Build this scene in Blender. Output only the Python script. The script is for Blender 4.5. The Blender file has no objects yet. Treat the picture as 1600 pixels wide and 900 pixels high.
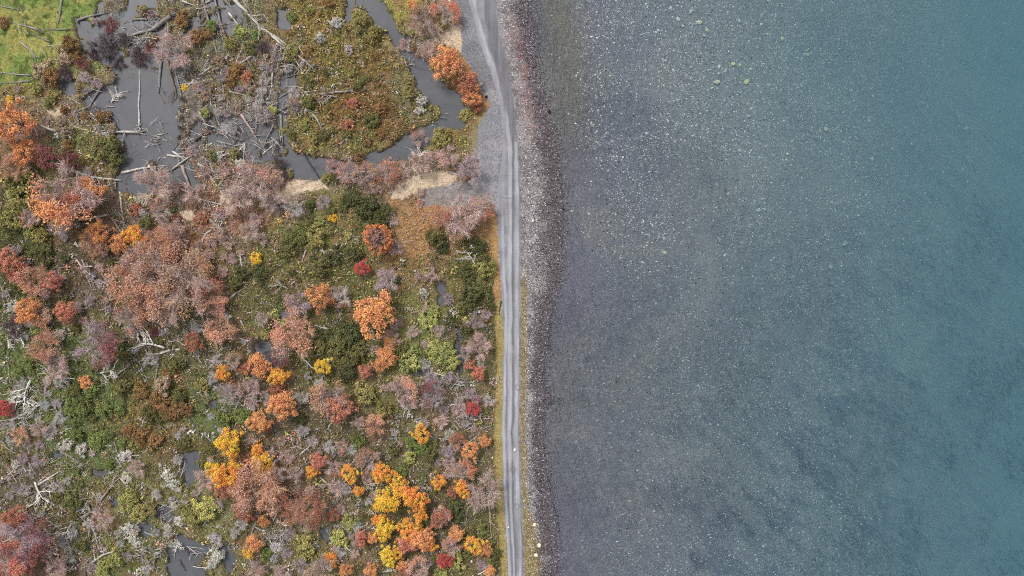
import bpy, math
import numpy as np

# ------------------------------------------------------------------ camera, sky, sun, exposure
scene = bpy.context.scene
PXM = 8.0            # photograph pixels per metre on the ground
CAM_H = 135.0        # drone height in metres
cam_data = bpy.data.cameras.new('camera')
cam_data.sensor_width = 36.0
cam_data.lens = 36.0 * CAM_H / (1600 / PXM)
cam_data.clip_start = 0.5
cam_data.clip_end = 6000
cam = bpy.data.objects.new('camera', cam_data)
cam.location = (0, 0, CAM_H)
scene.collection.objects.link(cam)
scene.camera = cam

SUN_EL, SUN_AZ = math.radians(52), math.radians(-40)      # azimuth from +Y, clockwise: light from the upper left
world = bpy.data.worlds.new('World')
scene.world = world
world.use_nodes = True
wn = world.node_tree
wn.nodes.clear()
w_out = wn.nodes.new('ShaderNodeOutputWorld')
w_bg = wn.nodes.new('ShaderNodeBackground')
w_sky = wn.nodes.new('ShaderNodeTexSky')
w_sky.sky_type = 'NISHITA'
w_sky.sun_disc = False
w_sky.sun_elevation = SUN_EL
w_sky.sun_rotation = SUN_AZ
w_sky.dust_density = 4.0
w_sky.air_density = 1.0
w_hsv = wn.nodes.new('ShaderNodeHueSaturation')            # overcast: the blue washed out
w_hsv.inputs['Saturation'].default_value = 0.38
wn.links.new(w_sky.outputs[0], w_hsv.inputs['Color'])
wn.links.new(w_hsv.outputs[0], w_bg.inputs['Color'])
w_bg.inputs['Strength'].default_value = 0.125
wn.links.new(w_bg.outputs[0], w_out.inputs['Surface'])

sun_data = bpy.data.lights.new('sun', 'SUN')
sun_data.energy = 1.3
sun_data.angle = math.radians(10)
sun_data.color = (1.0, 0.96, 0.9)
sun = bpy.data.objects.new('sun', sun_data)
sun.rotation_euler = (math.pi / 2 - SUN_EL, 0, math.pi - SUN_AZ)
sun.location = (-40, 60, 120)
scene.collection.objects.link(sun)

scene.view_settings.view_transform = 'Standard'
scene.view_settings.look = 'None'
scene.view_settings.gamma = 1.0
scene.view_settings.exposure = 0.45
scene.view_settings.use_curve_mapping = False
scene.cycles.use_denoising = False
scene.cycles.pixel_filter_type = 'BLACKMAN_HARRIS'
scene.cycles.filter_width = 0.95
scene.cycles.max_bounces = 6
scene.cycles.volume_bounces = 3
scene.cycles.transparent_max_bounces = 12

R = np.random.default_rng(11)

# ------------------------------------------------------------------ helpers
def lin(c):
    c = np.asarray(c, float) / 255.0
    return np.where(c <= 0.04045, c / 12.92, ((c + 0.055) / 1.055) ** 2.4)

_tabs = {}
def vnoise(x, y, seed):
    if seed not in _tabs:
        _tabs[seed] = np.random.default_rng(seed + 900).random((256, 256))
    t = _tabs[seed]
    xi = np.floor(x).astype(int); yi = np.floor(y).astype(int)
    fx = x - xi; fy = y - yi
    fx = fx * fx * (3 - 2 * fx); fy = fy * fy * (3 - 2 * fy)
    a = t[xi & 255, yi & 255]; b = t[(xi + 1) & 255, yi & 255]
    c = t[xi & 255, (yi + 1) & 255]; d = t[(xi + 1) & 255, (yi + 1) & 255]
    return (a * (1 - fx) + b * fx) * (1 - fy) + (c * (1 - fx) + d * fx) * fy

def fbm(x, y, size, octaves=4, seed=0, gain=0.5):
    v = 0; amp = 1; tot = 0
    for o in range(octaves):
        v = v + amp * vnoise(x / size + 17.3 * o, y / size + 5.1 * o, seed + o)
        tot += amp; amp *= gain; size = size / 2.03
    return v / tot            # 0..1, mean 0.5

def in_poly(x, y, poly):
    inside = np.zeros(x.shape, bool)
    n = len(poly)
    for i in range(n):
        x0, y0 = poly[i]; x1, y1 = poly[(i + 1) % n]
        if y0 == y1:
            continue
        hit = ((y0 > y) != (y1 > y)) & (x < (x1 - x0) * (y - y0) / (y1 - y0) + x0)
        inside ^= hit
    return inside

def smooth(a, b, x):
    t = np.clip((x - a) / (b - a), 0, 1)
    return t * t * (3 - 2 * t)

def curve(pts):
    ys = [p[0] for p in pts]; xs = [p[1] for p in pts]
    return lambda y: np.interp(y, ys, xs)

def line_dist(x, y, pts):
    d = np.full(x.shape, 1e9)
    for (x0, y0), (x1, y1) in zip(pts[:-1], pts[1:]):
        vx, vy = x1 - x0, y1 - y0
        t = np.clip(((x - x0) * vx + (y - y0) * vy) / (vx * vx + vy * vy), 0, 1)
        d = np.minimum(d, np.hypot(x - x0 - t * vx, y - y0 - t * vy))
    return d

def wx(px, z=0.0): return (px - 800.0) / PXM * (1 - z / CAM_H)
def wy(py, z=0.0): return (450.0 - py) / PXM * (1 - z / CAM_H)

def make_mesh(name, verts, faces, mat, attrs=None, smooth_shade=False):
    """faces: (n,3) or (n,4) int array, or a list of such arrays"""
    fl = [np.asarray(f, np.int32) for f in (faces if isinstance(faces, list) else [faces]) if len(f)]
    me = bpy.data.meshes.new(name)
    verts = np.asarray(verts, np.float32)
    me.vertices.add(len(verts)); me.vertices.foreach_set('co', verts.ravel())
    loops = np.concatenate([f.ravel() for f in fl])
    sizes = np.concatenate([np.full(len(f), f.shape[1], np.int32) for f in fl])
    me.loops.add(len(loops)); me.loops.foreach_set('vertex_index', loops)
    me.polygons.add(len(sizes))
    starts = np.concatenate([[0], np.cumsum(sizes)[:-1]]).astype(np.int32)
    me.polygons.foreach_set('loop_start', starts)
    if smooth_shade:
        me.polygons.foreach_set('use_smooth', np.ones(len(sizes), bool))
    for k, v in (attrs or {}).items():
        v = np.asarray(v, np.float32)
        a = me.attributes.new(k, 'FLOAT_COLOR', 'POINT')
        a.data.foreach_set('color', np.hstack([v, np.ones((len(v), 1), np.float32)]).ravel())
    me.update(calc_edges=True)
    if mat: me.materials.append(mat)
    return me

def link(name, data, parent=None, loc=(0, 0, 0)):
    o = bpy.data.objects.new(name, data)
    scene.collection.objects.link(o)
    o.location = loc
    if parent: o.parent = parent
    return o

class Tubes:
    def __init__(self): self.v = []; self.f = []; self.a = []; self.n = 0
    def add(self, pts, radii, sides=5, shade=0.5, cap=True):
        pts = np.asarray(pts, float); radii = np.asarray(radii, float)
        d = np.gradient(pts, axis=0)
        d /= np.linalg.norm(d, axis=1)[:, None] + 1e-9
        ref = np.where(np.abs(d[:, 2:3]) > 0.9, [[1.0, 0, 0]], [[0, 0, 1.0]])
        u = np.cross(d, ref); u /= np.linalg.norm(u, axis=1)[:, None] + 1e-9
        w = np.cross(d, u)
        ang = np.arange(sides) * 2 * np.pi / sides
        ring = (pts[:, None] + radii[:, None, None] * (np.cos(ang)[None, :, None] * u[:, None] + np.sin(ang)[None, :, None] * w[:, None]))
        m = len(pts)
        idx = np.arange(m * sides).reshape(m, sides) + self.n
        a = idx[:-1]; b = idx[1:]
        q = np.stack([a, np.roll(a, -1, 1), np.roll(b, -1, 1), b], -1).reshape(-1, 4)
        self.v.append(ring.reshape(-1, 3)); self.f.append(q)
        self.a.append(np.full((m * sides, 3), shade))
        self.n += m * sides
        if cap:
            for k, rr in ((0, idx[0]), (m - 1, idx[-1])):
                self.v.append(pts[k][None]); self.a.append(np.full((1, 3), shade))
                c = np.full(sides, self.n); self.n += 1
                r1 = np.roll(rr, -1)
                t = np.stack([c, r1, rr] if k == 0 else [c, rr, r1], -1)
                self.f.append(t)
    def mesh(self, name, mat, smooth_shade=True):
        q = [f for f in self.f if f.shape[1] == 4]; t = [f for f in self.f if f.shape[1] == 3]
        fl = ([np.concatenate(q)] if q else []) + ([np.concatenate(t)] if t else [])
        return make_mesh(name, np.concatenate(self.v), fl, mat, {'vc': np.concatenate(self.a)}, smooth_shade)

# ------------------------------------------------------------------ materials
def node_mat(name):
    m = bpy.data.materials.new(name); m.use_nodes = True
    nt = m.node_tree; nt.nodes.clear()
    out = nt.nodes.new('ShaderNodeOutputMaterial')
    return m, nt, out

def N(nt, t, **kw):
    n = nt.nodes.new(t)
    for k, v in kw.items():
        if k in n.inputs.keys(): n.inputs[k].default_value = v
        else: setattr(n, k, v)
    return n

def mult_noise(nt, color_socket, layers, coord='Object'):
    """colour times several layers of noise (scale, low, high)"""
    tc = N(nt, 'ShaderNodeTexCoord')
    c = color_socket
    last = None
    for sc, lo, hi in layers:
        nz = N(nt, 'ShaderNodeTexNoise', Scale=sc, Detail=3.0, Roughness=0.6)
        nt.links.new(tc.outputs[coord], nz.inputs['Vector'])
        mr = N(nt, 'ShaderNodeMapRange')
        mr.inputs['From Min'].default_value = 0.3; mr.inputs['From Max'].default_value = 0.7
        mr.inputs['To Min'].default_value = lo; mr.inputs['To Max'].default_value = hi
        nt.links.new(nz.outputs['Fac'], mr.inputs['Value'])
        mx = N(nt, 'ShaderNodeVectorMath', operation='SCALE')
        nt.links.new(c, mx.inputs[0]); nt.links.new(mr.outputs[0], mx.inputs['Scale'])
        c = mx.outputs[0]; last = nz
    return c, last

def ground_mat():
    m, nt, out = node_mat('ground_surface')
    at = N(nt, 'ShaderNodeAttribute', attribute_name='col')
    c, nz = mult_noise(nt, at.outputs['Color'], [(0.5, 0.86, 1.12), (2.6, 0.7, 1.3), (7.0, 0.72, 1.28)])
    bs = N(nt, 'ShaderNodeBsdfPrincipled', Roughness=0.95)
    bs.inputs['Specular IOR Level'].default_value = 0.15
    nt.links.new(c, bs.inputs['Base Color'])
    bp = N(nt, 'ShaderNodeBump', Strength=0.5, Distance=0.15)
    nt.links.new(nz.outputs['Fac'], bp.inputs['Height'])
    nt.links.new(bp.outputs[0], bs.inputs['Normal'])
    nt.links.new(bs.outputs[0], out.inputs['Surface'])
    return m

def gravel_mat():
    m, nt, out = node_mat('gravel_road_surface')
    at = N(nt, 'ShaderNodeAttribute', attribute_name='col')
    c, nz = mult_noise(nt, at.outputs['Color'], [(0.35, 0.94, 1.06), (5.0, 0.86, 1.14), (14.0, 0.86, 1.14)])
    bs = N(nt, 'ShaderNodeBsdfPrincipled', Roughness=0.95)
    bs.inputs['Specular IOR Level'].default_value = 0.15
    nt.links.new(c, bs.inputs['Base Color'])
    bp = N(nt, 'ShaderNodeBump', Strength=0.3, Distance=0.05)
    nt.links.new(nz.outputs['Fac'], bp.inputs['Height'])
    nt.links.new(bp.outputs[0], bs.inputs['Normal'])
    nt.links.new(bs.outputs[0], out.inputs['Surface'])
    return m

def attr_mat(name, rough=0.85, transl=0.0):
    """colour straight from the per-vertex attribute (stones, tufts: each piece has its own colour)"""
    m, nt, out = node_mat(name)
    at = N(nt, 'ShaderNodeAttribute', attribute_name='col')
    bs = N(nt, 'ShaderNodeBsdfPrincipled', Roughness=rough)
    bs.inputs['Specular IOR Level'].default_value = 0.2
    nt.links.new(at.outputs['Color'], bs.inputs['Base Color'])
    if transl:
        tr = N(nt, 'ShaderNodeBsdfTranslucent')
        nt.links.new(at.outputs['Color'], tr.inputs['Color'])
        mx = N(nt, 'ShaderNodeMixShader', Fac=transl)
        nt.links.new(bs.outputs[0], mx.inputs[1]); nt.links.new(tr.outputs[0], mx.inputs[2])
        nt.links.new(mx.outputs[0], out.inputs['Surface'])
    else:
        nt.links.new(bs.outputs[0], out.inputs['Surface'])
    return m

def plant_mat(name, transl, lo, hi):
    """leaf colour: the plant's two own colours mixed leaf clump by leaf clump, each leaf a little lighter or darker"""
    m, nt, out = node_mat(name)
    oi = N(nt, 'ShaderNodeObjectInfo')
    sec = N(nt, 'ShaderNodeAttribute', attribute_type='OBJECT', attribute_name='second_color')
    at = N(nt, 'ShaderNodeAttribute', attribute_name='vc')
    sp = N(nt, 'ShaderNodeSeparateColor')
    nt.links.new(at.outputs['Color'], sp.inputs[0])
    mix = N(nt, 'ShaderNodeMix', data_type='RGBA')
    st = N(nt, 'ShaderNodeMapRange', interpolation_type='SMOOTHSTEP')
    st.inputs['From Min'].default_value = 0.35; st.inputs['From Max'].default_value = 0.65
    nt.links.new(sp.outputs[1], st.inputs['Value'])
    nt.links.new(st.outputs[0], mix.inputs[0])
    nt.links.new(oi.outputs['Color'], mix.inputs[6]); nt.links.new(sec.outputs['Color'], mix.inputs[7])
    mr = N(nt, 'ShaderNodeMapRange')
    mr.inputs['To Min'].default_value = lo; mr.inputs['To Max'].default_value = hi
    nt.links.new(sp.outputs[0], mr.inputs['Value'])
    sc = N(nt, 'ShaderNodeVectorMath', operation='SCALE')
    nt.links.new(mix.outputs[2], sc.inputs[0]); nt.links.new(mr.outputs[0], sc.inputs['Scale'])
    bs = N(nt, 'ShaderNodeBsdfPrincipled', Roughness=0.75)
    bs.inputs['Specular IOR Level'].default_value = 0.15
    nt.links.new(sc.outputs[0], bs.inputs['Base Color'])
    if transl:
        tr = N(nt, 'ShaderNodeBsdfTranslucent')
        nt.links.new(sc.outputs[0], tr.inputs['Color'])
        mx = N(nt, 'ShaderNodeMixShader', Fac=transl)
        nt.links.new(bs.outputs[0], mx.inputs[1]); nt.links.new(tr.outputs[0], mx.inputs[2])
        nt.links.new(mx.outputs[0], out.inputs['Surface'])
    else:
        nt.links.new(bs.outputs[0], out.inputs['Surface'])
    return m

def wood_mat(name):
    """weathered dead wood in the thing's own colour, streaked and blotched"""
    m, nt, out = node_mat(name)
    oi = N(nt, 'ShaderNodeObjectInfo')
    c, nz = mult_noise(nt, oi.outputs['Color'], [(1.2, 0.65, 1.2), (9.0, 0.6, 1.3)])
    bs = N(nt, 'ShaderNodeBsdfPrincipled', Roughness=0.9)
    bs.inputs['Specular IOR Level'].default_value = 0.15
    nt.links.new(c, bs.inputs['Base Color'])
    nt.links.new(bs.outputs[0], out.inputs['Surface'])
    return m

def swamp_water_mat():
    m, nt, out = node_mat('murky_swamp_water')
    tc = N(nt, 'ShaderNodeTexCoord')
    nz = N(nt, 'ShaderNodeTexNoise', Scale=0.16, Detail=7.0, Roughness=0.68, Distortion=0.8)
    nt.links.new(tc.outputs['Object'], nz.inputs['Vector'])
    cr = N(nt, 'ShaderNodeMix', data_type='RGBA')
    cr.inputs[6].default_value = (*lin((70, 73, 78)), 1); cr.inputs[7].default_value = (*lin((108, 109, 112)), 1)
    nt.links.new(nz.outputs['Fac'], cr.inputs[0])
    bs = N(nt, 'ShaderNodeBsdfPrincipled', Roughness=0.06)
    bs.inputs['IOR'].default_value = 1.33
    nt.links.new(cr.outputs[2], bs.inputs['Base Color'])
    n2 = N(nt, 'ShaderNodeTexNoise', Scale=2.0, Detail=2.0)
    nt.links.new(tc.outputs['Object'], n2.inputs['Vector'])
    bp = N(nt, 'ShaderNodeBump', Strength=0.05, Distance=0.1)
    nt.links.new(n2.outputs['Fac'], bp.inputs['Height']); nt.links.new(bp.outputs[0], bs.inputs['Normal'])
    nt.links.new(bs.outputs[0], out.inputs['Surface'])
    return m

def lake_mat():
    m, nt, out = node_mat('clear_lake_water')
    tc = N(nt, 'ShaderNodeTexCoord')
    mp = N(nt, 'ShaderNodeMapping')
    mp.vector_type = 'TEXTURE'
    mp.inputs['Rotation'].default_value = (0, 0, math.radians(-68))
    mp.inputs['Scale'].default_value = (2.4, 0.8, 1)
    nt.links.new(tc.outputs['Object'], mp.inputs['Vector'])
    nz = N(nt, 'ShaderNodeTexNoise', Scale=0.8, Detail=5.0, Roughness=0.66)
    nt.links.new(mp.outputs[0], nz.inputs['Vector'])
    patch = N(nt, 'ShaderNodeTexNoise', Scale=0.03, Detail=2.0)       # gusts roughen some patches more than others
    nt.links.new(tc.outputs['Object'], patch.inputs['Vector'])
    pr = N(nt, 'ShaderNodeMapRange'); pr.inputs['From Min'].default_value = 0.35; pr.inputs['From Max'].default_value = 0.65
    pr.inputs['To Min'].default_value = 0.15; pr.inputs['To Max'].default_value = 1.0
    nt.links.new(patch.outputs['Fac'], pr.inputs['Value'])
    bp = N(nt, 'ShaderNodeBump', Distance=0.75)
    nt.links.new(pr.outputs[0], bp.inputs['Strength'])
    nt.links.new(nz.outputs['Fac'], bp.inputs['Height'])
    fr = N(nt, 'ShaderNodeFresnel', IOR=1.333)
    nt.links.new(bp.outputs[0], fr.inputs['Normal'])
    gl = N(nt, 'ShaderNodeBsdfGlossy', Roughness=0.3)
    nt.links.new(bp.outputs[0], gl.inputs['Normal'])
    tr = N(nt, 'ShaderNodeBsdfTransparent')
    mx = N(nt, 'ShaderNodeMixShader')
    nt.links.new(fr.outputs[0], mx.inputs[0]); nt.links.new(tr.outputs[0], mx.inputs[1]); nt.links.new(gl.outputs[0], mx.inputs[2])
    nt.links.new(mx.outputs[0], out.inputs['Surface'])
    vs = N(nt, 'ShaderNodeVolumeScatter'); vs.inputs['Color'].default_value = (0.40, 0.68, 0.90, 1); vs.inputs['Density'].default_value = 0.095
    va = N(nt, 'ShaderNodeVolumeAbsorption'); va.inputs['Color'].default_value = (0.12, 0.56, 0.62, 1); va.inputs['Density'].default_value = 0.075
    ad = N(nt, 'ShaderNodeAddShader')
    nt.links.new(vs.outputs[0], ad.inputs[0]); nt.links.new(va.outputs[0], ad.inputs[1])
    nt.links.new(ad.outputs[0], out.inputs['Volume'])
    return m

def crest_mat():
    m, nt, out = node_mat('shade_tinted_crest')
    gl = N(nt, 'ShaderNodeBsdfGlossy', Roughness=0.1)
    tr = N(nt, 'ShaderNodeBsdfTransparent'); tr.inputs['Color'].default_value = (0.9, 0.91, 0.93, 1)  # dark tint stands in for the shaded side of the waves
    fr = N(nt, 'ShaderNodeFresnel', IOR=1.333); mx = N(nt, 'ShaderNodeMixShader')
    nt.links.new(fr.outputs[0], mx.inputs[0]); nt.links.new(tr.outputs[0], mx.inputs[1]); nt.links.new(gl.outputs[0], mx.inputs[2])
    nt.links.new(mx.outputs[0], out.inputs['Surface'])
    return m

M_GROUND = ground_mat(); M_ROAD = gravel_mat()
M_TUFT = attr_mat('low_plants', 0.85, 0.2); M_STONE = attr_mat('stone', 0.75); M_FOAM = attr_mat('foam', 0.6)
M_LEAF = plant_mat('leaves', 0.22, 0.62, 1.34)
M_TWIG = plant_mat('fine_twigs', 0.0, 0.55, 1.4)
M_BARK = wood_mat('weathered_wood')
M_SWAMP = swamp_water_mat(); M_LAKE = lake_mat(); M_LAKE_CREST = crest_mat()

# ------------------------------------------------------------------ the lie of the land (photo pixels give ground positions)
WATERLINE = curve([(-60, 824), (0, 828), (100, 836), (170, 855), (220, 868), (330, 880), (430, 875), (500, 858), (596, 846), (612, 850), (623, 867), (636, 850), (650, 846), (700, 848), (750, 855), (830, 868), (960, 870)])
ROAD_R = curve([(-60, 772), (0, 776), (50, 780), (100, 793), (150, 801), (225, 809), (300, 812), (525, 812), (675, 811), (750, 813), (830, 816), (900, 818), (960, 820)])
ROAD_L = curve([(-60, 720), (0, 731), (60, 746), (110, 764), (158, 781), (225, 786), (300, 777), (340, 777), (440, 782), (520, 787), (675, 784), (740, 785), (830, 790), (900, 794), (960, 797)])
LAND_R = curve([(-60, 706), (0, 712), (35, 722), (85, 722), (110, 738), (150, 755), (164, 766), (176, 760), (200, 746), (260, 749), (290, 750), (305, 765), (340, 777), (440, 782), (520, 787), (675, 784), (740, 785), (830, 790), (900, 794), (960, 797)])

PONDS = [
 [(150,-60),(240,-60),(245,30),(262,42),(280,60),(285,130),(281,230),(300,258),(316,288),(300,300),(270,282),(240,300),(205,310),(186,300),(184,270),(180,240),(178,205),(165,190),(138,170),(133,142),(165,132),(185,112),(140,95),(120,60),(118,35),(150,22)],
 [(90,118),(105,112),(118,130),(118,150),(100,150)],
 [(300,190),(370,180),(405,195),(440,215),(440,250),(400,255),(350,230),(310,225),(285,240)],
 [(450,105),(470,105),(465,125),(450,160),(442,190),(455,235),(435,235),(430,190),(438,140)],
 [(300,-60),(375,-60),(380,35),(365,60),(335,58),(300,50),(282,30)],
 [(430,15),(450,12),(452,45),(440,42)], [(290,38),(303,40),(300,62),(292,60)],
 [(440,222),(470,240),(520,250),(560,250),(600,238),(640,205),(680,190),(690,180),(684,165),(665,150),(648,125),(638,95),(650,88),(668,104),(690,120),(706,140),(728,158),(730,190),(722,204),(690,200),(668,225),(640,246),(600,255),(560,262),(520,276),(490,282),(455,275),(440,260)],
 [(552,-60),(592,-60),(592,0),(615,28),(628,50),(640,70),(652,90),(646,104),(636,96),(624,72),(610,58),(590,38),(570,15),(552,0)],
 [(538,-60),(550,-60),(549,30),(545,42),(539,25)],
 [(437,475),(446,474),(448,490),(456,492),(431,516),(419,513),(425,500),(437,493)],
 [(398,538),(410,532),(425,555),(436,568),(428,573),(410,556)],
 [(686,440),(695,440),(697,473),(688,473)], [(715,510),(724,512),(723,586),(716,586)], [(648,580),(666,576),(668,587),(650,589)],
 [(284,706),(314,706),(313,726),(299,758),(287,742)], [(150,733),(164,733),(166,743),(152,743)], [(177,776),(187,775),(191,791),(179,793)],
 [(250,793),(264,793),(272,814),(262,822),(250,812)], [(216,816),(234,820),(238,833),(225,840),(214,831)],
 [(262,850),(282,836),(300,842),(330,850),(334,860),(312,866),(306,880),(318,890),(322,960),(262,960),(268,885)], [(84,709),(101,707),(103,719),(87,719)],
 [(498,826),(513,834),(522,851),(512,852),(500,838)], [(335,599),(347,596),(349,608),(337,609)], [(324,629),(337,629),(335,639),(325,637)],
 [(439,804),(456,807),(453,816),(439,813)], [(345,858),(363,853),(366,892),(350,887)], [(90,160),(105,158),(108,172),(94,172)],
]
MEADOW = [(-60,-60),(158,-60),(156,0),(150,20),(122,28),(118,48),(104,55),(92,78),(56,104),(50,128),(0,136),(-60,136)]
HEATH = [(455,-60),(540,-60),(552,20),(600,60),(622,90),(640,115),(668,150),(686,172),(678,188),(640,203),(600,235),(560,247),(500,240),(450,225),(440,205),(470,180),(492,140),(470,110),(455,60)]
SANDS = [[(665,45),(700,33),(722,45),(724,88),(706,72),(680,66)],
         [(436,300),(450,289),(470,282),(500,279),(514,297),(480,300),(456,308),(450,320),(436,312)],
         [(630,280),(650,274),(690,266),(716,275),(702,291),(660,296),(640,306),(620,311),(611,308)],
         [(285,332),(300,328),(308,338),(298,346),(286,342)], [(70,172),(95,165),(100,178),(85,186)], [(340,305),(368,306),(360,318),(345,318)]]
DIRT = [(652,302),(682,290),(722,284),(765,276),(778,312),(742,317),(702,322),(662,323)]
RUSTY = [(598,300),(642,320),(690,325),(762,305),(776,345),(781,440),(768,440),(740,372),(690,352),(655,405),(622,402),(612,330)]
MUD = [(318,196),(372,184),(400,205),(392,228),(350,226)]

ANCHORS = [
 (20,20,(120,124,62)),(100,30,(112,126,62)),(60,90,(118,124,60)),(30,125,(114,108,62)),(120,215,(96,104,54)),
 (30,200,(128,94,74)),(100,190,(120,104,86)),(160,240,(104,90,54)),(40,300,(84,80,42)),(30,370,(70,74,40)),(100,380,(80,72,56)),(150,420,(86,72,58)),
 (230,370,(122,96,84)),(330,350,(128,96,80)),(390,350,(132,102,92)),(300,420,(124,90,72)),(240,450,(126,94,80)),(360,390,(98,88,60)),(240,300,(110,100,96)),
 (430,390,(94,94,46)),(480,380,(102,102,52)),(520,340,(106,100,60)),(540,420,(86,86,46)),(460,430,(92,84,52)),
 (570,330,(64,68,40)),(640,380,(136,102,64)),(690,340,(142,96,64)),(640,420,(114,96,58)),(740,440,(94,90,48)),
 (530,540,(76,78,40)),(600,610,(98,92,56)),(660,540,(106,112,62)),(640,470,(100,100,58)),(740,520,(88,82,52)),(700,650,(98,88,68)),(640,680,(92,88,60)),
 (150,620,(88,102,58)),(80,560,(80,94,52)),(200,580,(82,86,50)),(60,660,(86,94,56)),(240,640,(104,94,50)),(260,700,(94,82,50)),(130,700,(80,92,54)),
 (100,780,(86,86,58)),(40,740,(90,82,64)),(30,850,(122,82,74)),(90,870,(100,84,72)),(170,860,(92,94,52)),(200,780,(102,100,58)),(150,800,(90,86,58)),
 (320,800,(100,100,62)),(330,630,(84,94,54)),(380,560,(92,80,58)),(420,480,(88,86,50)),(320,520,(90,86,60)),(440,680,(86,78,60)),(420,760,(102,78,64)),
 (470,850,(102,96,64)),(560,700,(86,80,60)),(560,880,(94,86,62)),(680,800,(82,78,58)),(740,870,(94,90,50)),(620,760,(86,82,52)),
 (330,100,(102,96,78)),(300,60,(110,104,80)),(340,40,(106,112,90)),(420,110,(108,98,92)),(370,120,(106,92,62)),(330,180,(106,100,96)),(400,200,(112,110,110)),
 (500,30,(118,104,54)),(520,100,(106,98,48)),(560,60,(112,104,62)),(530,170,(108,84,46)),(600,170,(104,78,44)),(580,110,(106,88,48)),(630,130,(102,96,62)),
 (480,220,(106,98,50)),(560,230,(98,96,50)),(660,170,(102,98,74)),(620,20,(130,122,62)),(700,15,(142,116,104)),(650,80,(128,112,104)),
 (735,140,(152,110,70)),(690,215,(114,108,56)),(600,265,(136,110,102)),(540,265,(126,110,108)),(740,270,(124,112,114)),(430,300,(132,112,108)),
]

def idw_color(x, y):
    ax = np.array([a[0] for a in ANCHORS], float); ay = np.array([a[1] for a in ANCHORS], float)
    ac = np.array([a[2] for a in ANCHORS], float)
    xw = x + 50 * (fbm(x, y, 60, 3, 20) - 0.5); yw = y + 50 * (fbm(x, y, 60, 3, 30) - 0.5)
    num = np.zeros(x.shape + (3,)); den = np.zeros(x.shape)
    for i in range(len(ax)):
        w = 1.0 / ((xw - ax[i]) ** 2 + (yw - ay[i]) ** 2 + 60.0) ** 2
        num += w[..., None] * ac[i]; den += w
    return num / den[..., None]

def blur(a, n):
    for _ in range(n):
        p = np.pad(a, 1, mode='edge')
        a = (p[1:-1, :-2] + 2 * p[1:-1, 1:-1] + p[1:-1, 2:]) / 4
        p = np.pad(a, 1, mode='edge')
        a = (p[:-2, 1:-1] + 2 * p[1:-1, 1:-1] + p[2:, 1:-1]) / 4
    return a

def mixc(c, col, w):
    return c * (1 - w[..., None]) + np.asarray(col, float) * w[..., None]

SWAMP_Z, LAKE_Z, ROAD_Z = -0.15, -0.6, 0.35
GX0, GY0, GS = -70.0, -70.0, 2.0
gx = np.arange(GX0, 905, GS); gy = np.arange(GY0, 972, GS)
PX, PY = np.meshgrid(gx, gy)
xw = PX + 24 * (fbm(PX, PY, 20, 5, 1, 0.6) - 0.5); yw = PY + 24 * (fbm(PX, PY, 20, 5, 6, 0.6) - 0.5)
pond = np.zeros(PX.shape, bool)
for poly in PONDS: pond |= in_poly(xw, yw, poly)
islets = (fbm(PX, PY, 14, 3, 41) > 0.64) & ~in_poly(PX, PY, [(190,110),(280,110),(280,260),(195,240)]) & (PX < 480) & (PY < 320)
algae = in_poly(PX, PY, PONDS[4]) & (fbm(PX, PY, 20, 3, 44) > 0.5)
pond &= ~islets & ~algae & ~(in_poly(xw, yw, MUD) & (fbm(PX, PY, 12, 3, 47) > 0.45))
land = PX < LAND_R(PY)
POND_S = blur(pond.astype(float), 3)
near_road = smooth(-22, -2, PX - LAND_R(PY))
hum = (fbm(PX, PY, 26, 4, 50) - 0.5) * 1.1 + (fbm(PX, PY, 7, 2, 55) - 0.5) * 0.45
H_land = (0.28 + hum * 0.55) * (1 - POND_S) + (-0.75) * POND_S
H_land = np.where(pond, np.minimum(H_land, -0.3), np.maximum(H_land, np.where(POND_S > 0.05, -0.08, -0.02)))
H_land = H_land * (1 - near_road) + ROAD_Z * near_road
def shore_height(px, py):
    wl = WATERLINE(py); rr = ROAD_R(py)
    t = np.clip((px - rr) / (wl - rr), 0, 1)
    beach = ROAD_Z + (LAKE_Z - ROAD_Z) * t ** 1.2 + (fbm(px, py, 10, 3, 60) - 0.5) * 0.25 * np.sin(np.pi * t)
    d = np.maximum(px - wl, 0) / PXM
    bed = LAKE_Z - 0.7 * (1 - np.exp(-d / 5)) - 0.03 * d - 0.0007 * d ** 2 + (fbm(px, py, 90, 3, 65) - 0.5) * 0.6 * np.clip(d / 10, 0, 1)
    return np.maximum(np.where(px < wl, beach, bed), -26)
H = np.where(PX < ROAD_R(PY), np.where(land, H_land, ROAD_Z), shore_height(PX, PY))

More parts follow.
